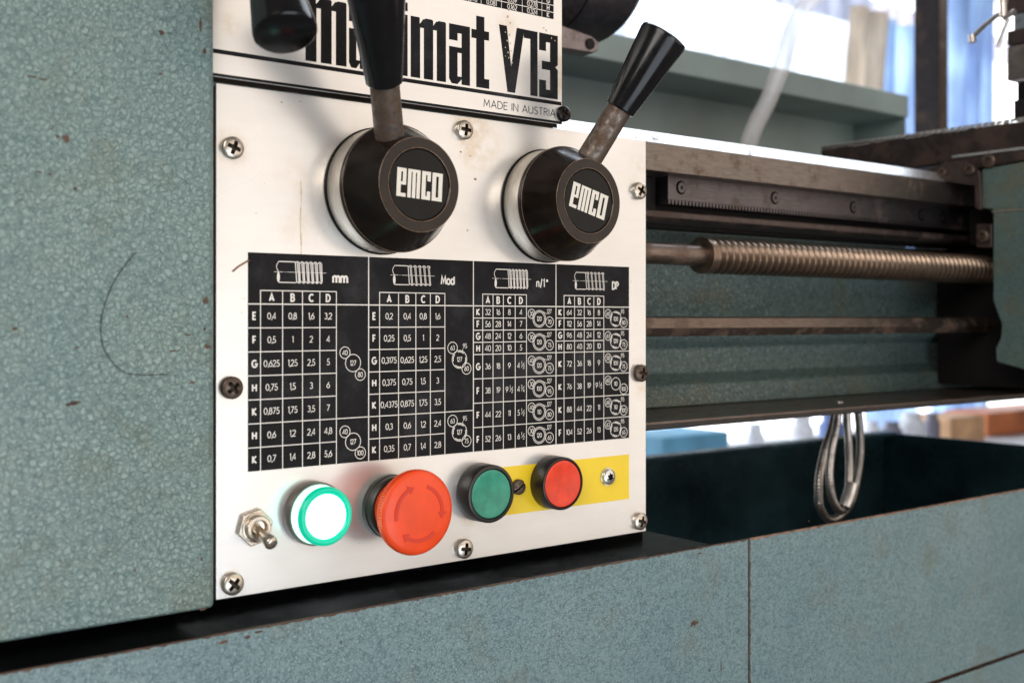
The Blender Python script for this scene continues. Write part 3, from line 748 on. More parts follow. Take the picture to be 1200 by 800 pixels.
for (u, v, q) in ((596, 12, 1.2), (595, 20, 1.6), (598, 27, 1), (592, 38, .9), (597, 41, 1.1), (594, 48, 1.2), (598, 51, 1), (592, 56, .8), (595, 62, 1.2), (599, 60, .9), (596, 68, 1), (600, 74, .9), (592, 66, .7), (646, 45, 1), (650, 48, .8), (640, 36, 1.4), (637, 33, 1)):
    blot(wk, u, v, q * 1.0, q * 1.4, UY, int(u * v))
wk.m.build('wear_specks', simple('bare_specks', (.62, .50, .34), .5, 0, .2, 300), up)['kind'] = 'stuff'
# small table at the top: black cells, white numbers
cells = Ink(yk); ctx = Ink(yk - .0001)
cu = [490, 515, 540, 563.8, 587.7, 612, 635]; X_ = [UX(c) for c in cu] + [UX(649)]
zrow = XZ(649, 23.4, UY)[1]; rh = .0036
vals = [['0,01', '0,02', '0,040', '0,081', '0,162', '0,324', 'K'], ['0,009', '0,017', '0,035', '0,069', '0,139', '0,278', 'H'], ['0,008', '0,015', '0,030', '0,060', '0,121', '0,243', 'G']]
for r_ in range(3):
    for c_ in range(7):
        if r_ == 0 and c_ < 2: pass
        cells.rect(X_[c_] + .0002, zrow + r_ * rh + .0002, X_[c_ + 1] - .0002, zrow + (r_ + 1) * rh - .0002)
        s_ = vals[r_][c_]; ctx.text(s_, (X_[c_] + X_[c_ + 1]) / 2, zrow + (r_ + .5) * rh, .0023, min(1, (X_[c_ + 1] - X_[c_] - .0014) / (text_width(s_) * .0023)), .2 if c_ == 6 else .15)
tb = cells.m.build('feed_table', BLACK_INK2, up); ctx.m.build('numerals', WHITE_PRINT, tb)
x, z = XZ(659, 134, UY); make_screw_obj('cross', SCREW_BK, up, (x, UY, z), .5, .0040, 'black cross head screw at the plate corner')

# ============================================================ SHIFT LEVERS
def logo(ink, cx, cz, w, h, rot, y):
    L_ = []
    def R(x0, z0, x1, z1): L_.append((x0, z0, x1, z1))
    s_ = .088
    # e
    R(0, 0, s_, 1); R(s_, .87, .20, 1); R(.125, .42, .20, .87); R(s_, .42, .125, .52); R(s_, 0, .20, .13)
    # m
    for i in range(3): R(.235 + i * .098, 0, .235 + i * .098 + .074, .9)
    R(.235, .9, .505, 1)
    # c
    R(.54, 0, .54 + s_, 1); R(.628, .87, .735, 1); R(.66, .66, .735, .87); R(.628, 0, .735, .13); R(.66, .13, .735, .3)
    # o
    R(.77, 0, .77 + s_, 1); R(.912, 0, 1.0, 1); R(.858, .87, .912, 1); R(.858, 0, .912, .13)
    for (a_, b_, c_, d_) in L_:
        P = []
        for (p, q) in ((a_, b_), (c_, b_), (c_, d_), (a_, d_)):
            x, z = (p - .5) * w, (q - .5) * h
            P.append((cx + x * cos(rot) - z * sin(rot), cz + x * sin(rot) + z * cos(rot)))
        ink.poly(P)
def lever(X, Z, dirv, s0, s1, rot, label, Yb=0.0, gap_ang=None):
    t = thing('shift_lever', (X, Yb, Z), label, 'lever', 'shift levers on the control panel')
    o = (X, Yb, Z); ax = (0, -1, 0)
    MB().lathe([(.0000, .0291), (.0008, .0291), (.0008, .0280)], o, ax, 72).build('gasket', HUB_DISC, t, smooth=40)
    MB().lathe([(.0009, .0281), (.0014, .0284), (.0125, .0284), (.0128, .0270)], o, ax, 72).build('collar_ring', RINGM, t, smooth=40)
    MB().lathe([(.0126, .0281), (.0132, .0286), (.0158, .0286), (.0168, .0281), (.0322, .0209), (.0328, .0206), (.0330, .0203), (.0330, .0160), (.0327, .0157), (.0322, .0156)], o, ax, 96).build('hub', HUB, t, smooth=28)
    d = MB().lathe([(.0318, .0155), (.0326, .0155), (.0328, .0152), (.0328, 0)], o, ax, 64).build('hub_disc', HUB_DISC, t, smooth=30)
    ik = Ink(Yb - .0330); logo(ik, X, Z, .0236, .0124, rot, 0)
    ik.m.build('logo', WHITE_LOGO, d)
    A = Vector((X, Yb - .012, Z)); D = Vector(dirv).normalized()
    MB().lathe([(.006, .0067), (s0 + .004, .0063)], A, D, 32).build('lever_rod', ROD, t, smooth=40)
    Lk = s1 - s0; r0, r1 = .0079, .0123
    MB().lathe([(0, .0062), (0, r0 - .0006), (.0006, r0), (.004, r0 + .0003), (Lk - .0025, r1), (Lk - .0008, r1 - .0002), (Lk - .0001, r1 - .0009), (Lk + .0003, r1 - .0018), (Lk + .0005, 0)],
               A + D * s0, D, 64).build('knob', KNOB, t, smooth=30)
    for h_, r_ in ((.0328, .0206), (.03305, .0161), (.0159, .02865)):
        MB().tube([(X + r_ * cos(2 * pi * i / 72), Yb - h_, Z + r_ * sin(2 * pi * i / 72)) for i in range(73)], .00017, 6).build('worn_edge', HUB_WEAR, t, smooth=60)
    return t
lever(.0794, EZ + .0584, (-.379, -.456, .806), .0515, .0955, -.05, 'left shift lever of the control panel, tilted left, big black knob crossing the name plate')
lever(.1779, EZ + .0576, (.325, -.427, .845), .0550, .0975, -.25, 'right shift lever of the control panel, tilted right, tapered black knob in full view')
# hanging lever: from a hub above the frame on the name plate, pointing down
T3 = at(335, 41, Y=-.0575); D3 = Vector((-.03, -.45, -.885)).normalized(); A3 = T3 - D3 * .0975
lever(A3.x, A3.z, tuple(D3), .0550, .0975, 0.1, 'hanging black lever knob pointing down over the name plate at the upper left', Yb=A3.y + .012)

# ============================================================ BUTTONS
gp = 'operating controls in the row below the chart'
def button(u, v, R, H, cap, label, capr):
    X, Z = XZ(u, v); t = thing('push_button', (X, 0, Z), label, 'push button', gp)
    MB().lathe([(0, R * .985), (.0012, R), (H - .0008, R * .985), (H - .0002, R * .965), (H, R * .94), (H, capr + .0006), (H - .0006, capr + .0003), (H - .0016, capr + .0002)], (X, 0, Z), (0, -1, 0), 80).build('bezel', BEZEL, t, smooth=32)
    MB().lathe([(H - .002, capr), (H - .0004, capr - .0001), (H - .0003, capr - .0006), (H - .0006, capr * .8), (H - .0012, capr * .45), (H - .0014, 0)], (X, 0, Z), (0, -1, 0), 72).build('cap', cap, t, smooth=40)
    return t
button(562, 575.7, .0142, .0100, GREEN_CAP, 'round green push button with black bezel between the red mushroom button and the yellow label', .01170)
button(645, 563.9, .0136, .0104, RED_CAP, 'small round red push button with black bezel on the yellow label', .01180)
# signal lamp
X, Z = XZ(365, 600); lamp = thing('signal_lamp', (X, 0, Z), 'glowing signal lamp with green rim and white lit lens beside the toggle switch', 'signal lamp', gp)
MB().lathe([(0, .0136), (.001, .0139), (.0050, .0139), (.0062, .0136), (.0062, .0120)], (X, 0, Z), (0, -1, 0), 72).build('bezel', simple('grey_bezel', (.10, .085, .07), .35), lamp, smooth=35)
def emis(name, colr, st_, base_=(0, 0, 0)):
    m, N, L, B = newmat(name); B.inputs['Base Color'].default_value = (*base_, 1); B.inputs['Roughness'].default_value = .15
    n = noise(N, L, coords(N, L), 300, 2); r = ramp(N, [(.2, tuple(c * .9 for c in colr)), (.8, colr)]); L.new(n, r.inputs[0]); L.new(r.outputs[0], B.inputs['Emission Color'])
    B.inputs['Emission Strength'].default_value = st_; return m
LENS_SIDE = emis('lamp_lens_side', (.48, 1.0, .80), 2.4, (.1, .4, .3))
LENS_RIM = emis('lamp_lens_rim', (.0, .46, .26), .95, (.0, .30, .2))
LENS_FACE = emis('lamp_lens_face', (.50, 1.0, .80), 7.5, (.2, .5, .4))
MB().lathe([(.0058, .0129), (.0118, .0126), (.0122, .0120)], (X, 0, Z), (0, -1, 0), 72).build('lens_side', LENS_SIDE, lamp, smooth=40)
MB().lathe([(.0117, .0122), (.0119, .01275), (.0135, .0126), (.0142, .0121), (.0144, .0115), (.0143, .0108), (.0138, .0099), (.0134, .0097)], (X, 0, Z), (0, -1, 0), 80).build('lens_rim', LENS_RIM, lamp, smooth=40)
MB().lathe([(.0125, .0099), (.0133, .0098), (.0136, .0090), (.0138, .0)], (X, 0, Z), (0, -1, 0), 64).build('lens', LENS_FACE, lamp, smooth=40)
# emergency stop
X, Z = XZ(456, 592.2); es = thing('emergency_stop_button', (X, 0, Z), 'large red mushroom emergency stop button with embossed turning arrows', 'emergency stop', gp)
O3 = (X, 0, Z); AX = (0, -1, 0)
MB().lathe([(0, .0143), (.0008, .0146), (.0030, .0146), (.0034, .0140), (.0040, .0140), (.0044, .0144), (.0070, .0142), (.0078, .0134), (.0078, .012)], O3, AX, 72).build('collar', COLLAR, es, smooth=35)
NT = 96
MB().lathe([(.0070, .0121), (.0085, .0127), (.0120, .0138), (.0160, .0158), (.0185, .0172), (.0196, .0180), (.0202, .0189), (.0230, .0191), (.0240, .0186), (.0248, .0176), (.0252, .0164), (.0256, .012), (.0258, 0)],
           O3, AX, NT * 2, tooth=lambda i, k: (1.0 if k % 2 else .982) if i in (6, 7) else 1).build('mushroom_cap', RED_STOP, es, smooth=25)
def arrow_mesh(a0, a1, r, w):
    m = MB(); n = 14; y0_, y1_ = -.0249, -.02590
    pts_in = [(r - w / 2, a0 + (a1 - a0) * i / n) for i in range(n + 1)]; pts_out = [(r + w / 2, a0 + (a1 - a0) * i / n) for i in range(n + 1)]
    sg = 1 if a1 > a0 else -1
    outl = pts_in + [(r - w * 1.25, a1), (r, a1 + sg * w * 1.9 / r), (r + w * 1.25, a1)] + pts_out[::-1]
    poly = [(X + q * cos(t), Z + q * sin(t)) for q, t in outl]
    m.prism(poly, y0_ - .0004, y1_, 'Y'); return m
for a_ in (190, 70, -50):
    arrow_mesh(radians(a_), radians(a_ - 72), .0121, .0016).build('arrow', ARROW, es)
# toggle switch
X, Z = XZ(297, 617); ts = thing('toggle_switch', (X, 0, Z), 'small chrome toggle switch with hex nut at the lower left of the panel', 'toggle switch', gp)
hx = [(X + .0082 * cos(pi / 3 * i + .25), Z + .0082 * sin(pi / 3 * i + .25)) for i in range(6)]
NICK = steel('toggle_nickel', (.70, .62, .52), .2, .08, rs=300)
MB().prism(hx, 0, -.0026, 'Y').build('hex_nut', NICK, ts, bevel=.0006, bseg=3)
MB().lathe([(.0026, .0063), (.0032, .0062), (.0034, .0056), (.0056, .0055), (.0060, .0051), (.0060, .0039), (.0035, .0034), (.003, 0)], (X, 0, Z), AX, 48).build('bushing', NICK, ts, smooth=35)
A = Vector((X, -.0030, Z)); tip = at(319, 637, Y=-.0155); D = tip - A; Lt = D.length
MB().lathe([(0, .0019), (Lt * .35, .0019), (Lt * .55, .0023), (Lt * .93, .0030), (Lt * .99, .0027), (Lt * 1.03, .0015), (Lt * 1.04, 0)], A, D, 28).build('toggle', NICK, ts, smooth=50)

# ============================================================ LATHE BED
def zy(v, Y, u=757): return at(u, v, Y=Y).z
bed = thing('lathe_bed', (.7, .12, EZ - .07), 'worn lathe bed with bright ground way above and teal painted web', 'lathe bed')
B0, B1 = .187, 1.25
WY = .03
z_top = zy(154.5, WY + .004); z_f1 = zy(166, WY); z_f0 = zy(199, WY)
web = .075
# front way: face plus sloping ground top
MB().prism([(WY, z_f0), (WY, z_f1), (WY + .0055, z_top + .0006), (WY + .012, z_top + .0015), (WY + .045, z_top + .0015), (WY + .045, z_f0)], .2515, B1, 'X').build('front_way', WAY, bed, bevel=.0004)
MB().prism([(WY - .0003, z_f1 + .0002), (WY + .0054, z_top + .0009), (WY + .0060, z_top + .0007), (WY + .0004, z_f1 - .0001)], B0, B1, 'X').build('way_top', WAY_TOP, bed)
MB().prism([(WY + .006, z_f1 - .002), (WY + .006, z_top + .0004), (WY + .045, z_top + .0012), (WY + .045, z_f1 - .002)], B0, .2514, 'X').build('way_end', WAY, bed)
# recess back and lower lip under the rack
z_lip1 = zy(244, WY + .006); z_lip0 = zy(259, WY + .006)
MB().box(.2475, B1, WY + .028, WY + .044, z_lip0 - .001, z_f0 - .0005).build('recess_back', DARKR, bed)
MB().prism([(WY + .010, z_lip0 + .001), (WY + .006, z_lip0 + .003), (WY + .006, z_lip1 - .001), (WY + .010, z_lip1), (WY + .0275, z_lip1 + .001), (WY + .0275, z_lip0 + .001)], .2475, B1, 'X').build('lower_lip', SLIDE, bed, bevel=.0006)
# web and its lower recess, bottom flange
z_w0 = zy(478, web)
z_r1 = zy(402, web); z_r0 = zy(447, web)
n = 14; prof = [(web + .03, zy(230, web)), (web, zy(235, web)), (web - .004, z_lip0 - .002)]
prof = [(web - .004, z_lip0 - .0015), (web, z_lip0 - .012), (web, z_r1 + .004), (web + .004, z_r1), (web + .010, z_r1 - .004), (web + .010, z_r0 + .004), (web + .004, z_r0), (web - .001, z_r0 - .003), (web - .004, z_w0), (web + .04, z_w0), (web + .04, z_lip0 - .0015)]
MB().prism(prof, .2475, B1, 'X').build('web', TEAL_CAST, bed, smooth=50, bevel=.001)
FLY = .004
z_b0 = zy(505, FLY)
MB().box(.2475, 1.25, FLY, web + .05, z_b0, z_w0 - .0003).build('bottom_flange', SHAFT, bed, bevel=.0012)
MB().box(.2475, 1.25, FLY - .0006, FLY - .0001, z_b0 + .0008, z_w0 - .0016).build('flange_face', simple('grimy_black', (.02, .016, .014), .55, 0, .4, 70), bed)
# rack with its teeth
RY = WY + .012
rz1 = zy(206, RY, 783); rz0 = zy(238.7, RY, 783); rx0 = at(783, 220, Y=RY).x; rx1 = .66
rack = MB().box(rx0, rx1, RY, RY + .012, rz0 + .0026, rz1).build('rack', RACK, bed, bevel=.0002)
tm = MB(); pitch = .0031; n = int((rx1 - rx0) / pitch)
for i in range(n):
    x = rx0 + .0006 + i * pitch
    tm.prism([(x, rz0), (x + pitch * .42, rz0), (x + pitch * .62, rz0 + .0026), (x - pitch * .2 + .0003, rz0 + .0026)], RY + .0002, RY + .0115, 'Y')
o = tm.build('rack_teeth', RACK, rack); o['kind'] = 'stuff'
for (u, v) in ((798, 220), (908, 232), (1000, 243), (1080, 252), (1106, 255)):
    p = at(u, v, Y=RY)
    s_ = MB().lathe([(.0001, .0043), (.0001, .0)], p, (0, -1, 0), 28).build('rack_screw', DARKR, bed, smooth=40)
    MB().lathe([(.0001, .0033), (.0008, .0032), (.0008, .0015)], p, (0, -1, 0), 28).build('screw_head', RACK, s_, smooth=40)
    MB().lathe([(.00091, .00135), (.00092, .0)], p, (0, -1, 0), 6).build('socket', DARKR, s_)
# drill holes / square end block left of the rack
MB().box(.2476, rx0 - .002, WY + .021, WY + .0275, z_lip1 + .0012, z_f0 - .0006).build('end_block', DARKR, bed)

# leadscrew
LY = .03; LZ = at(790, 297, Y=LY).z - .0004
ls = thing('lead_screw', (.25, LY, LZ), 'long horizontal lead screw with coarse bronze coloured thread below the rack', 'lead screw')
xs = at(822, 297, Y=LY).x
MB().lathe([(0, .0066), (xs - .2475 + .002, .0066)], (.2475, LY, LZ), (1, 0, 0), 40).build('plain_shaft', SHAFT, ls, smooth=40)
prf = [(0, .0085), (.001, .0112)]; p_ = .0062; x = .001; XL = .72 - xs
while x < XL:
    prf += [(x, .0110), (x + p_ * .26, .0112), (x + p_ * .48, .0086), (x + p_ * .76, .0086), (x + p_, .0110)]; x += p_
prf += [(x, .006)]
m = MB(); seg = 44; o_ = Vector((xs, LY, LZ)); rings = []
for i, (h_, r_) in enumerate(prf):
    R = []
    for k in range(seg):
        t = 2 * pi * k / seg; hx_ = h_ + (p_ * k / seg if 1 < i < len(prf) - 1 else 0)
        m.v.append(o_ + Vector((hx_, cos(t) * r_, sin(t) * r_))); R.append(len(m.v) - 1)
    rings.append(R)
for A_, B_ in zip(rings, rings[1:]):
    for k in range(seg - 1): m.f.append((A_[k], A_[k + 1], B_[k + 1], B_[k]))
# close the seam where the helix steps one pitch on
for i in range(2, len(rings) - 6): m.f.append((rings[i][seg - 1], rings[i + 5][0], rings[i + 6][0], rings[i + 1][seg - 1]))
m.f.append(tuple(rings[0]))
m.build('thread', THREAD, ls, smooth=35)
MB().lathe([(0, .0112), (.0012, .0114)], (xs - .0006, LY, LZ), (1, 0, 0), 40).build('shoulder', THREAD, ls, smooth=40)
# feed rod (hexagonal bar)
fz = at(760, 382.5, Y=LY).z
fr = thing('feed_rod', (.25, LY, fz), 'plain brown hexagonal feed rod running below the lead screw', 'feed rod')
hxr = [(LY + .0061 * cos(pi / 3 * i + pi / 2), fz + .0061 * sin(pi / 3 * i + pi / 2)) for i in range(6)]
hxr = [(LY + .0066 * cos(pi / 3 * i + .12), fz + .0066 * sin(pi / 3 * i + .12)) for i in range(6)]
MB().prism(hxr, .2475, .72, 'X').build('rod', SHAFT, fr, bevel=.0005)

# ============================================================ CARRIAGE
car = thing('carriage', (.68, 0, EZ), 'teal lathe carriage apron with brown saddle at the right edge', 'carriage')
AXP = .60
def yz(u, v, X=AXP): p = at(u, v, X=X); return (p.y, p.z)
prof = [yz(*q) for q in ((1150, 198), (1262, 178), (1262, 445), (1200, 433), (1167, 424), (1166, 408), (1172, 395), (1173, 380), (1168, 366), (1163, 352), (1163, 246), (1150, 244))]
MB().prism(prof, AXP, .80, 'X').build('apron', TEAL_APRON, car, bevel=.0015)
prof = [yz(*q) for q in ((1112, 183), (1262, 160), (1262, 176.5), (1150, 197), (1120, 200))]
MB().prism(prof, AXP + .0004, .80, 'X').build('saddle', SLIDE, car, bevel=.0008)
e0, e1 = yz(1116, 182.8), yz(1262, 160.5)
MB().box(AXP - .0006, AXP + .0003, e1[0], e0[0], e0[1] - .0016, e0[1] + .0002).build('worn_edge', WAY_TOP, car)
MB().box(AXP - .0012, AXP - .0002, *sorted((yz(1163, 248)[0], yz(1262, 240)[0])), yz(1163, 249)[1], yz(1163, 247.6)[1]).build('apron_joint', SCREW, car)
# apron hollow behind the front edge: its deep shade painted in black
MB().box(.655, .80, -.02, .072, z_w0 + .004, z_lip0 - .002).build('hollow_shade_fill', DARKR, car)
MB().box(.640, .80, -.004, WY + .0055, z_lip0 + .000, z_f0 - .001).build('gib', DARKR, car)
# wiper bracket with bolt heads
wp = [at(*q, X=AXP - .004) for q in ((1080, 206), (1092, 198), (1108, 190), (1132, 188), (1148, 200), (1150, 222), (1150, 246), (1143, 244), (1143, 218), (1100, 212))]
MB().prism([(p.y, p.z) for p in wp], AXP - .005, AXP - .0015, 'X').build('wiper_bracket', SLIDE, car, bevel=.0006)
def bolt(u, v, X, r, parent):
    p = at(u, v, X=X)
    b = MB().lathe([(0, r), (.0028, r), (.0034, r * .85), (.0034, r * .5), (.0016, r * .45), (.0016, 0)], p, (-1, 0, 0), 28).build('bolt', SCREW_BR, parent, smooth=40)
    return b
bolt(1160, 189, AXP, .0052, car); bolt(1138, 199, AXP - .005, .0040, car); bolt(1106, 202, AXP - .005, .0034, car); bolt(1153, 277, AXP, .0048, car)
MB().prism([yz(*q) for q in ((1143, 262), (1162, 262), (1162, 290), (1143, 290))], AXP + .0002, AXP + .02, 'X').build('lug', SLIDE, car, bevel=.001)
# cross slide
cs = thing('cross_slide', (.7, .02, EZ + .13), 'long dark brown cross slide casting with bright upper edge at the right', 'cross slide')
CX = AXP + .004
pr = [yz(*q, X=CX) for q in ((962, 172), (1262, 134), (1262, 170), (1110, 190), (1040, 200), (962, 200))]
MB().prism(pr, CX, .74, 'X').build('slide_body', SLIDE, cs, bevel=.0006)
e0, e1 = yz(962, 171.2, X=CX), yz(1262, 132.8, X=CX)
r_ = random.Random(4); m = MB(); n = 40
for i in range(n):
    ya = e0[0] + (e1[0] - e0[0]) * i / n; yb = e0[0] + (e1[0] - e0[0]) * (i + .9) / n; z = e0[1] - .0012
    w = .0018 + .0016 * r_.random()
    m.add([(CX - .0004, ya, z - w), (CX - .0004, yb, z - w * .8), (CX + .0012, yb, z + .0010), (CX + .0012, ya, z + .0010)], [(0, 1, 2, 3)])
m.build('bright_edge', WAY_TOP, cs)
# tool post
tp = thing('tool_post', (.68, -.02, EZ + .145), 'steel tool post with stacked blocks and clamping handles at the upper right corner', 'tool post')
TX = .63
def tb(u0, u1, v0, v1, X, depth, name, mat):
    ya, za = yz(u0, v0, X); yb, zb_ = yz(u1, v1, X)
    zb_ = yz(u0, v1, X)[1]
    return MB().box(X, X + depth, min(ya, yb), max(ya, yb), min(za, zb_), max(za, zb_)).build(name, mat, tp, bevel=.0008)
tb(1192, 1262, 96, 122, TX, .07, 'swivel_neck', DARKR)
tb(1188, 1262, 118, 142, TX - .01, .09, 'base_block', POST)
tb(1180, 1262, 55, 95, TX, .08, 'holder_block', steel('holder_steel', (.33, .29, .27), .35, .15))
tb(1180, 1262, 37, 54, TX - .0008, .08, 'upper_jaw', SLIDE)
tb(1188, 1262, 18, 36.3, TX, .06, 'cap_block', steel('grey_cap', (.30, .36, .38), .5, .1))
tb(1180, 1262, -25, 17.5, TX, .06, 'clamp_block', SLIDE)
BR = steel('bright_handle', (.75, .70, .66), .25, .05)
def hp_(u, v, X=TX - .012): return at(u, v, X=X)
MB().tube([hp_(1139, 44), hp_(1156, 28), hp_(1173, 15)], .0018, 10).build('clamp_handle', BR, tp, smooth=50)
MB().tube([hp_(1139, 41), hp_(1140, 50)], .0028, 10).build('handle_knob', BR, tp, smooth=50)
MB().tube([hp_(1169, 56), hp_(1176, 36), hp_(1182, 22)], .0016, 10).build('clamp_handle', BR, tp, smooth=50)
MB().tube([hp_(1176, 22), hp_(1190, 13)], .0020, 10).build('clamp_handle', BR, tp, smooth=50)
MB().tube([hp_(1175, -10), hp_(1176, 20)], .0030, 12).build('clamp_screw', BR, tp, smooth=50)

# ============================================================ CHUCK
ck = thing('chuck', (.3, .13, EZ + .239), 'dark round lathe chuck behind the name plate at the top', 'chuck')
cz = EZ + .239; cy = .13
MB().lathe([(.19, .040), (.205, .052), (.2875, .052), (.2880, .0505), (.2890, .0505), (.2895, .0515), (.3300, .0500), (.3345, .0470), (.336, .044), (.336, 0)], (0, cy, cz), (1, 0, 0), 96).build('chuck_body', CHUCK, ck, smooth=30)
p0 = at(686, 52, Y=.10)
MB().prism([(p0.x - .03, p0.z + .010), (p0.x + .004, p0.z + .006), (p0.x + .010, p0.z + .003), (p0.x + .010, p0.z - .003), (p0.x + .005, p0.z - .0055), (p0.x - .03, p0.z - .0065)], .098, .112, 'Y').build('lock_bracket', steel('bracket_steel', (.24, .21, .22), .3, .35), ck, bevel=.0015)
MB().lathe([(0, .0035), (.001, .0035)], (p0.x + .002, .0978, p0.z), (0, -1, 0), 20).build('bracket_hole', DARKR, ck)

# ============================================================ SPLASH GUARD behind
SY = .33
sg = thing('splash_guard', (.6, SY, EZ + .1), 'grey green sheet metal splash guard with folded lip behind the bed', 'splash guard')
gx1 = at(1065, 120, Y=SY).x; zt = at(1065, 112, Y=SY).z; zl = at(1065, 138, Y=SY).z
MB().box(.10, gx1, SY, SY + .003, zl, zt).build('folded_lip', TEAL_FLAT, sg, bevel=.0015)
MB().box(.10, gx1, SY + .0031, SY + .08, zt - .003, zt - .0005).build('top_flange', TEAL_FLAT, sg)
MB().box(.10, gx1 - .003, SY + .075, SY + .078, EZ - .105, zt - .0032).build('back_sheet', TEAL_FLAT, sg)
MB().box(.10, gx1 - .0035, SY + .0032, SY + .0748, zl + .0002, zl + .0025).build('lip_shade_flange', TEAL_FLAT, sg)  # flange added so its dark underside makes the shadow band below the lip
MB().box(gx1 - .0032, gx1 - .0004, SY + .0034, SY + .079, EZ - .105, zt - .0034).build('end_plate', TEAL_FLAT, sg)

# coolant hose: clear plastic tube
def clear():
    m, N, L, B = newmat('clear_plastic_tube')
    r = ramp(N, [(.3, (.85, .85, .88)), (.7, (.95, .93, .93))]); L.new(noise(N, L, coords(N, L), 60), r.inputs[0]); L.new(r.outputs[0], B.inputs['Base Color'])
    B.inputs['Roughness'].default_value = .25; B.inputs['Alpha'].default_value = .42; B.inputs['Transmission Weight'].default_value = .2
    return m
hs_pts = [at(*q, Y=y_) for *q, y_ in ((872, 185, .26), (884, 150, .262), (900, 118, .265), (915, 80, .268), (925, 45, .27), (940, 12, .275), (962, -10, .28), (990, -22, .285))]
tag(MB().tube(catmull([Vector(p) for p in hs_pts]), .0085, 14).build('coolant_hose', clear(), smooth=60), 'thin clear plastic coolant hose rising in front of the splash guard', 'hose')

# ============================================================ FLEXIBLE CONDUIT
BRAID = steel('braided_metal', (.50, .46, .43), .3, .1)
cd_ = thing('flexible_conduit', (.6, .05, 0), 'looped grey spiral metal conduit hanging under the lathe bed', 'cable conduit')
def cpt(u, v, Y=.045): return at(u, v, Y=Y)
def ribbed(pts, r, name, nn=14):
    P = catmull([Vector(p) for p in pts], nn)
    # resample evenly
    L_ = [0]
    for a_, b_ in zip(P, P[1:]): L_.append(L_[-1] + (b_ - a_).length)
    step = .0007; n = int(L_[-1] / step); Q = []; j = 0
    for i in range(n + 1):
        t = i * step
        while j < len(L_) - 2 and L_[j + 1] < t: j += 1
        f = (t - L_[j]) / max(1e-9, L_[j + 1] - L_[j]); Q.append(P[j].lerp(P[j + 1], f))
    MB().tube(Q, r, 12, rf=lambda i: r * (1 if i % 3 else .86)).build(name, BRAID, cd_, smooth=60)
ribbed([cpt(981, 470, .05), cpt(975, 500, .05), cpt(966, 530, .045), cpt(960, 560, .04), cpt(960, 590, .04), cpt(966, 604, .04), cpt(975, 609, .04), cpt(986, 603, .042), cpt(997, 588, .045), cpt(1004, 560, .05), cpt(1008, 530, .052), cpt(1007, 500, .055), cpt(1004, 470, .055)], .0031, 'conduit')
ribbed([cpt(984, 470, .03), cpt(980, 500, .032), cpt(974, 530, .032), cpt(972, 560, .03), cpt(976, 585, .03), cpt(984, 598, .03), cpt(992, 590, .034), cpt(995, 560, .036), cpt(995, 530, .04), cpt(993, 500, .04), cpt(992, 470, .04)], .0029, 'conduit')
MB().tube([cpt(990, 594, .03), cpt(994, 583, .03), cpt(998, 568, .032)], .0044, 14).build('cable_fitting', steel('bright_fitting', (.75, .74, .73), .25, .05), cd_, smooth=50)

# ============================================================ BACKGROUND: post, window, curtain, clutter
ps = thing('steel_post', (1.27, .46, 0), 'dark square steel post with brown edge in front of the window', 'post')
q0 = at(1071, 100, Y=.50)
MB().box(q0.x, q0.x + .023, .50 - .040, .50, EZ + .03, EZ + .75).build('post_tube', POST, ps, bevel=.001)
MB().box(q0.x + .001, q0.x + .022, .4588, .4598, EZ + .03, EZ + .75).build('edge_strip', SHAFT, ps)

win = thing('window', (2.5, 2.2, .6), 'large overexposed white window filling the background', 'window')
def glow(name, c0, c1, s_):
    m, N, L, B = newmat(name)
    r = ramp(N, [(.35, c0), (.65, c1)]); L.new(noise(N, L, coords(N, L), 1.6, 3), r.inputs[0])
    B.inputs['Base Color'].default_value = (.8, .8, .8, 1); L.new(r.outputs[0], B.inputs['Emission Color']); B.inputs['Emission Strength'].default_value = s_
    return m
PANE = glow('bright_pane', (.86, .93, 1.0), (1, 1, 1), 3.0)
for i in range(2):
    MB().box(-.5 + i * 3.1, 2.58 + i * 3.1, 2.24, 2.25, -.55, 1.55).build('pane', PANE, win)
def clothmat(name, col, tr_=.75):
    m = bpy.data.materials.new(name); m.use_nodes = True; N = m.node_tree.nodes; L = m.node_tree.links
    N.remove(N['Principled BSDF']); out = [n for n in N if n.type == 'OUTPUT_MATERIAL'][0]
    r = ramp(N, [(.3, tuple(c * .75 for c in col)), (.7, tuple(min(1, c * 1.2) for c in col))]); L.new(noise(N, L, coords(N, L, (3, 1, .6)), 5, 3), r.inputs[0])
    d = N.new('ShaderNodeBsdfDiffuse'); t = N.new('ShaderNodeBsdfTranslucent'); mx = N.new('ShaderNodeMixShader'); mx.inputs[0].default_value = tr_
    L.new(r.outputs[0], d.inputs[0]); L.new(r.outputs[0], t.inputs[0]); L.new(d.outputs[0], mx.inputs[1]); L.new(t.outputs[0], mx.inputs[2]); L.new(mx.outputs[0], out.inputs[0])
    return m
FR = simple('window_frame_paint', (.62, .62, .66), .5)
for x_ in (-.56, 5.7): MB().box(x_, x_ + .05, 2.20, 2.28, -.6, 1.6).build('mullion', FR, win, bevel=.004)
zb0 = at(960, 12, Y=2.15).z
tr = MB().box(.5, 5.0, 2.14, 2.144, zb0 - .02, zb0 + .09).build('transom', clothmat('frosted_transom', (.80, .78, .84), .8), win)
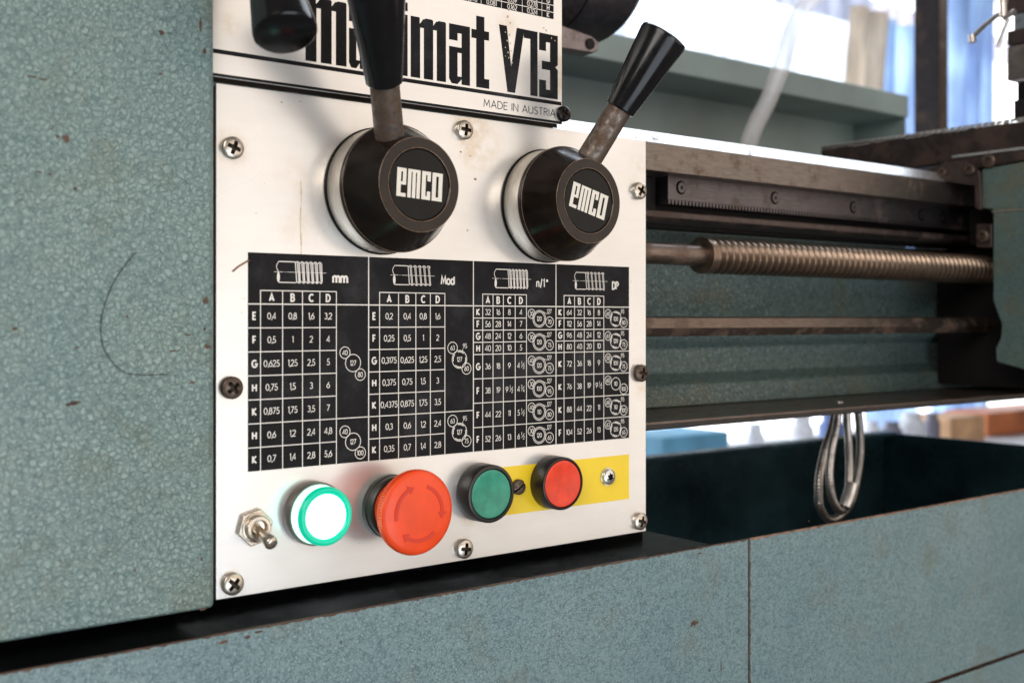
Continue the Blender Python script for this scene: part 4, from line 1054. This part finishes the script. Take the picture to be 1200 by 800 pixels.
def cloth(name, x0, x1, z0, z1, y, folds, amp, mat, seed, lean=0.0):
    r = random.Random(seed); m = MB(); nx = folds * 10; nz = 14; ph = [r.random() * 6.28 for _ in range(4)]
    for layer in (0, 1):
        for j in range(nz + 1):
            for i in range(nx + 1):
                s_ = i / nx; t = j / nz
                a_ = sin(s_ * folds * 2 * pi + ph[0] + .8 * sin(t * 3 + ph[1])) + .4 * sin(s_ * folds * 4.3 * pi + ph[2] + t * 2)
                m.v.append(Vector((x0 + (x1 - x0) * s_ + lean * t, y + amp * a_ + layer * .004, z0 + (z1 - z0) * t)))
    n1 = (nx + 1) * (nz + 1)
    for j in range(nz):
        for i in range(nx):
            a_ = j * (nx + 1) + i
            m.f.append((a_, a_ + 1, a_ + nx + 2, a_ + nx + 1)); m.f.append((n1 + a_, n1 + a_ + nx + 1, n1 + a_ + nx + 2, n1 + a_ + 1))
    return m.build(name, mat, smooth=80)
BLUE = clothmat('blue_curtain_cloth', (.60, .72, 1.0), .95); BRN = clothmat('brown_cloth', (.82, .72, .62), .9)
CYY = 2.0
xa = at(1102, 60, Y=CYY).x; xb = at(1152, 60, Y=CYY).x
tag(cloth('curtain', xa - .02, xb, -.6, 1.6, CYY, 3, .035, BLUE, 3, lean=.10), 'translucent blue curtain hanging right of the steel post', 'curtain')
xa = at(1030, 60, Y=CYY).x; xb = at(1072, 60, Y=CYY).x
tag(cloth('curtain', xa, xb + .06, -.6, zb0 - .03, CYY + .02, 2, .03, BLUE, 8), 'translucent blue curtain hanging left of the steel post', 'curtain')
xa = at(985, 60, Y=CYY).x; xb = at(1024, 60, Y=CYY).x
tag(cloth('hanging_rag', xa - .10, xb - .08, .1, zb0 - .03, CYY - .04, 2, .02, BRN, 9, lean=.13), 'tan rag hanging under the window transom', 'rag')

SHEET = clothmat('milky_plastic', (.80, .86, .98), .95)
xa = at(640, 60, Y=2.16).x; xb = at(1012, 60, Y=2.16).x
tag(cloth('plastic_sheet', xa, xb, .0, 1.4, 2.17, 7, .018, SHEET, 17, lean=.05), 'milky white plastic sheet hanging in front of the window', 'plastic sheet')
# clutter seen through the gap under the bed
def clutter(name, u0, u1, v0, v1, Y, mat, label, cat):
    a_ = at(u0, v0, Y=Y); b_ = at(u1, v0, Y=Y); z0_ = at(u0, v1, Y=Y).z
    return tag(MB().box(a_.x, b_.x, Y, Y + .18, z0_ , a_.z).build(name, mat, bevel=.006), label, cat)
bz = at(760, 560, Y=1.25).z
bn = thing('workbench', (2.1, 1.3, bz), 'pale workbench behind the lathe seen under the bed', 'workbench')
MB().box(.6, 3.4, .95, 1.62, bz - .04, bz).build('bench_top', simple('bench_top_white', (.72, .74, .78), .5, 0, .1, 3), bn, bevel=.003)
for x_ in (.65, 3.3): MB().box(x_, x_ + .06, 1.0, 1.06, -.95, bz - .0405).build('leg', POST, bn)
for x_ in (.65, 3.3): MB().box(x_, x_ + .06, 1.5, 1.56, -.95, bz - .0405).build('leg', POST, bn)
def ctr(name, u0, u1, vtop, Y, mat, label, cat, dz_=0):
    a_ = at(u0, vtop, Y=Y); b_ = at(u1, vtop, Y=Y)
    return tag(MB().box(a_.x, b_.x, Y, Y + .14, bz + .0005, a_.z).build(name, mat, bevel=.006), label, cat)
ctr('storage_box', 778, 855, 512, 1.10, simple('blue_box', (.12, .34, .52), .6, 0, .3, 8), 'low blue storage box on the bench under the bed, left', 'box')
ctr('storage_box', 1115, 1155, 490, 1.15, simple('tan_box', (.80, .47, .26), .6, 0, .3, 12), 'small tan cardboard box on the bench right of the conduit', 'box')
ctr('storage_box', 1158, 1300, 484, 1.25, simple('orange_box', (.80, .25, .10), .5, 0, .3, 9), 'low orange red box on the bench at the right edge', 'box')
r_ = random.Random(12)
jm = [simple('jar_white', (.75, .78, .85), .3), simple('jar_grey', (.18, .18, .24), .3), simple('jar_blue', (.10, .18, .45), .3)]
jars = [(885, 0, 'small white jar just right of the blue box'), (940, 0, 'white jar left of the looped conduit'), (975, 2, 'dark blue jar seen between the loops of the conduit'),
        (1022, 0, 'white jar right beside the looped conduit'), (1045, 1, 'dark grey jar between two white jars right of the conduit'), (1068, 0, 'white jar between the two dark grey jars'), (1092, 1, 'dark grey jar next to the tan box')]
for i, (u, k_, lab_) in enumerate(jars):
    p = at(u, 500, Y=1.15); hh_ = .085 + .05 * r_.random(); R_ = .02 + .006 * (i % 3)
    tag(MB().lathe([(0, R_), (hh_ * .75, R_), (hh_ * .85, R_ * .7), (hh_, R_ * .7), (hh_, 0)], (p.x, p.y, bz + .0005), (0, 0, 1), 20).build('jar', jm[k_], smooth=40),
        lab_ + ' on the bench', 'jar', 'jars on the bench')
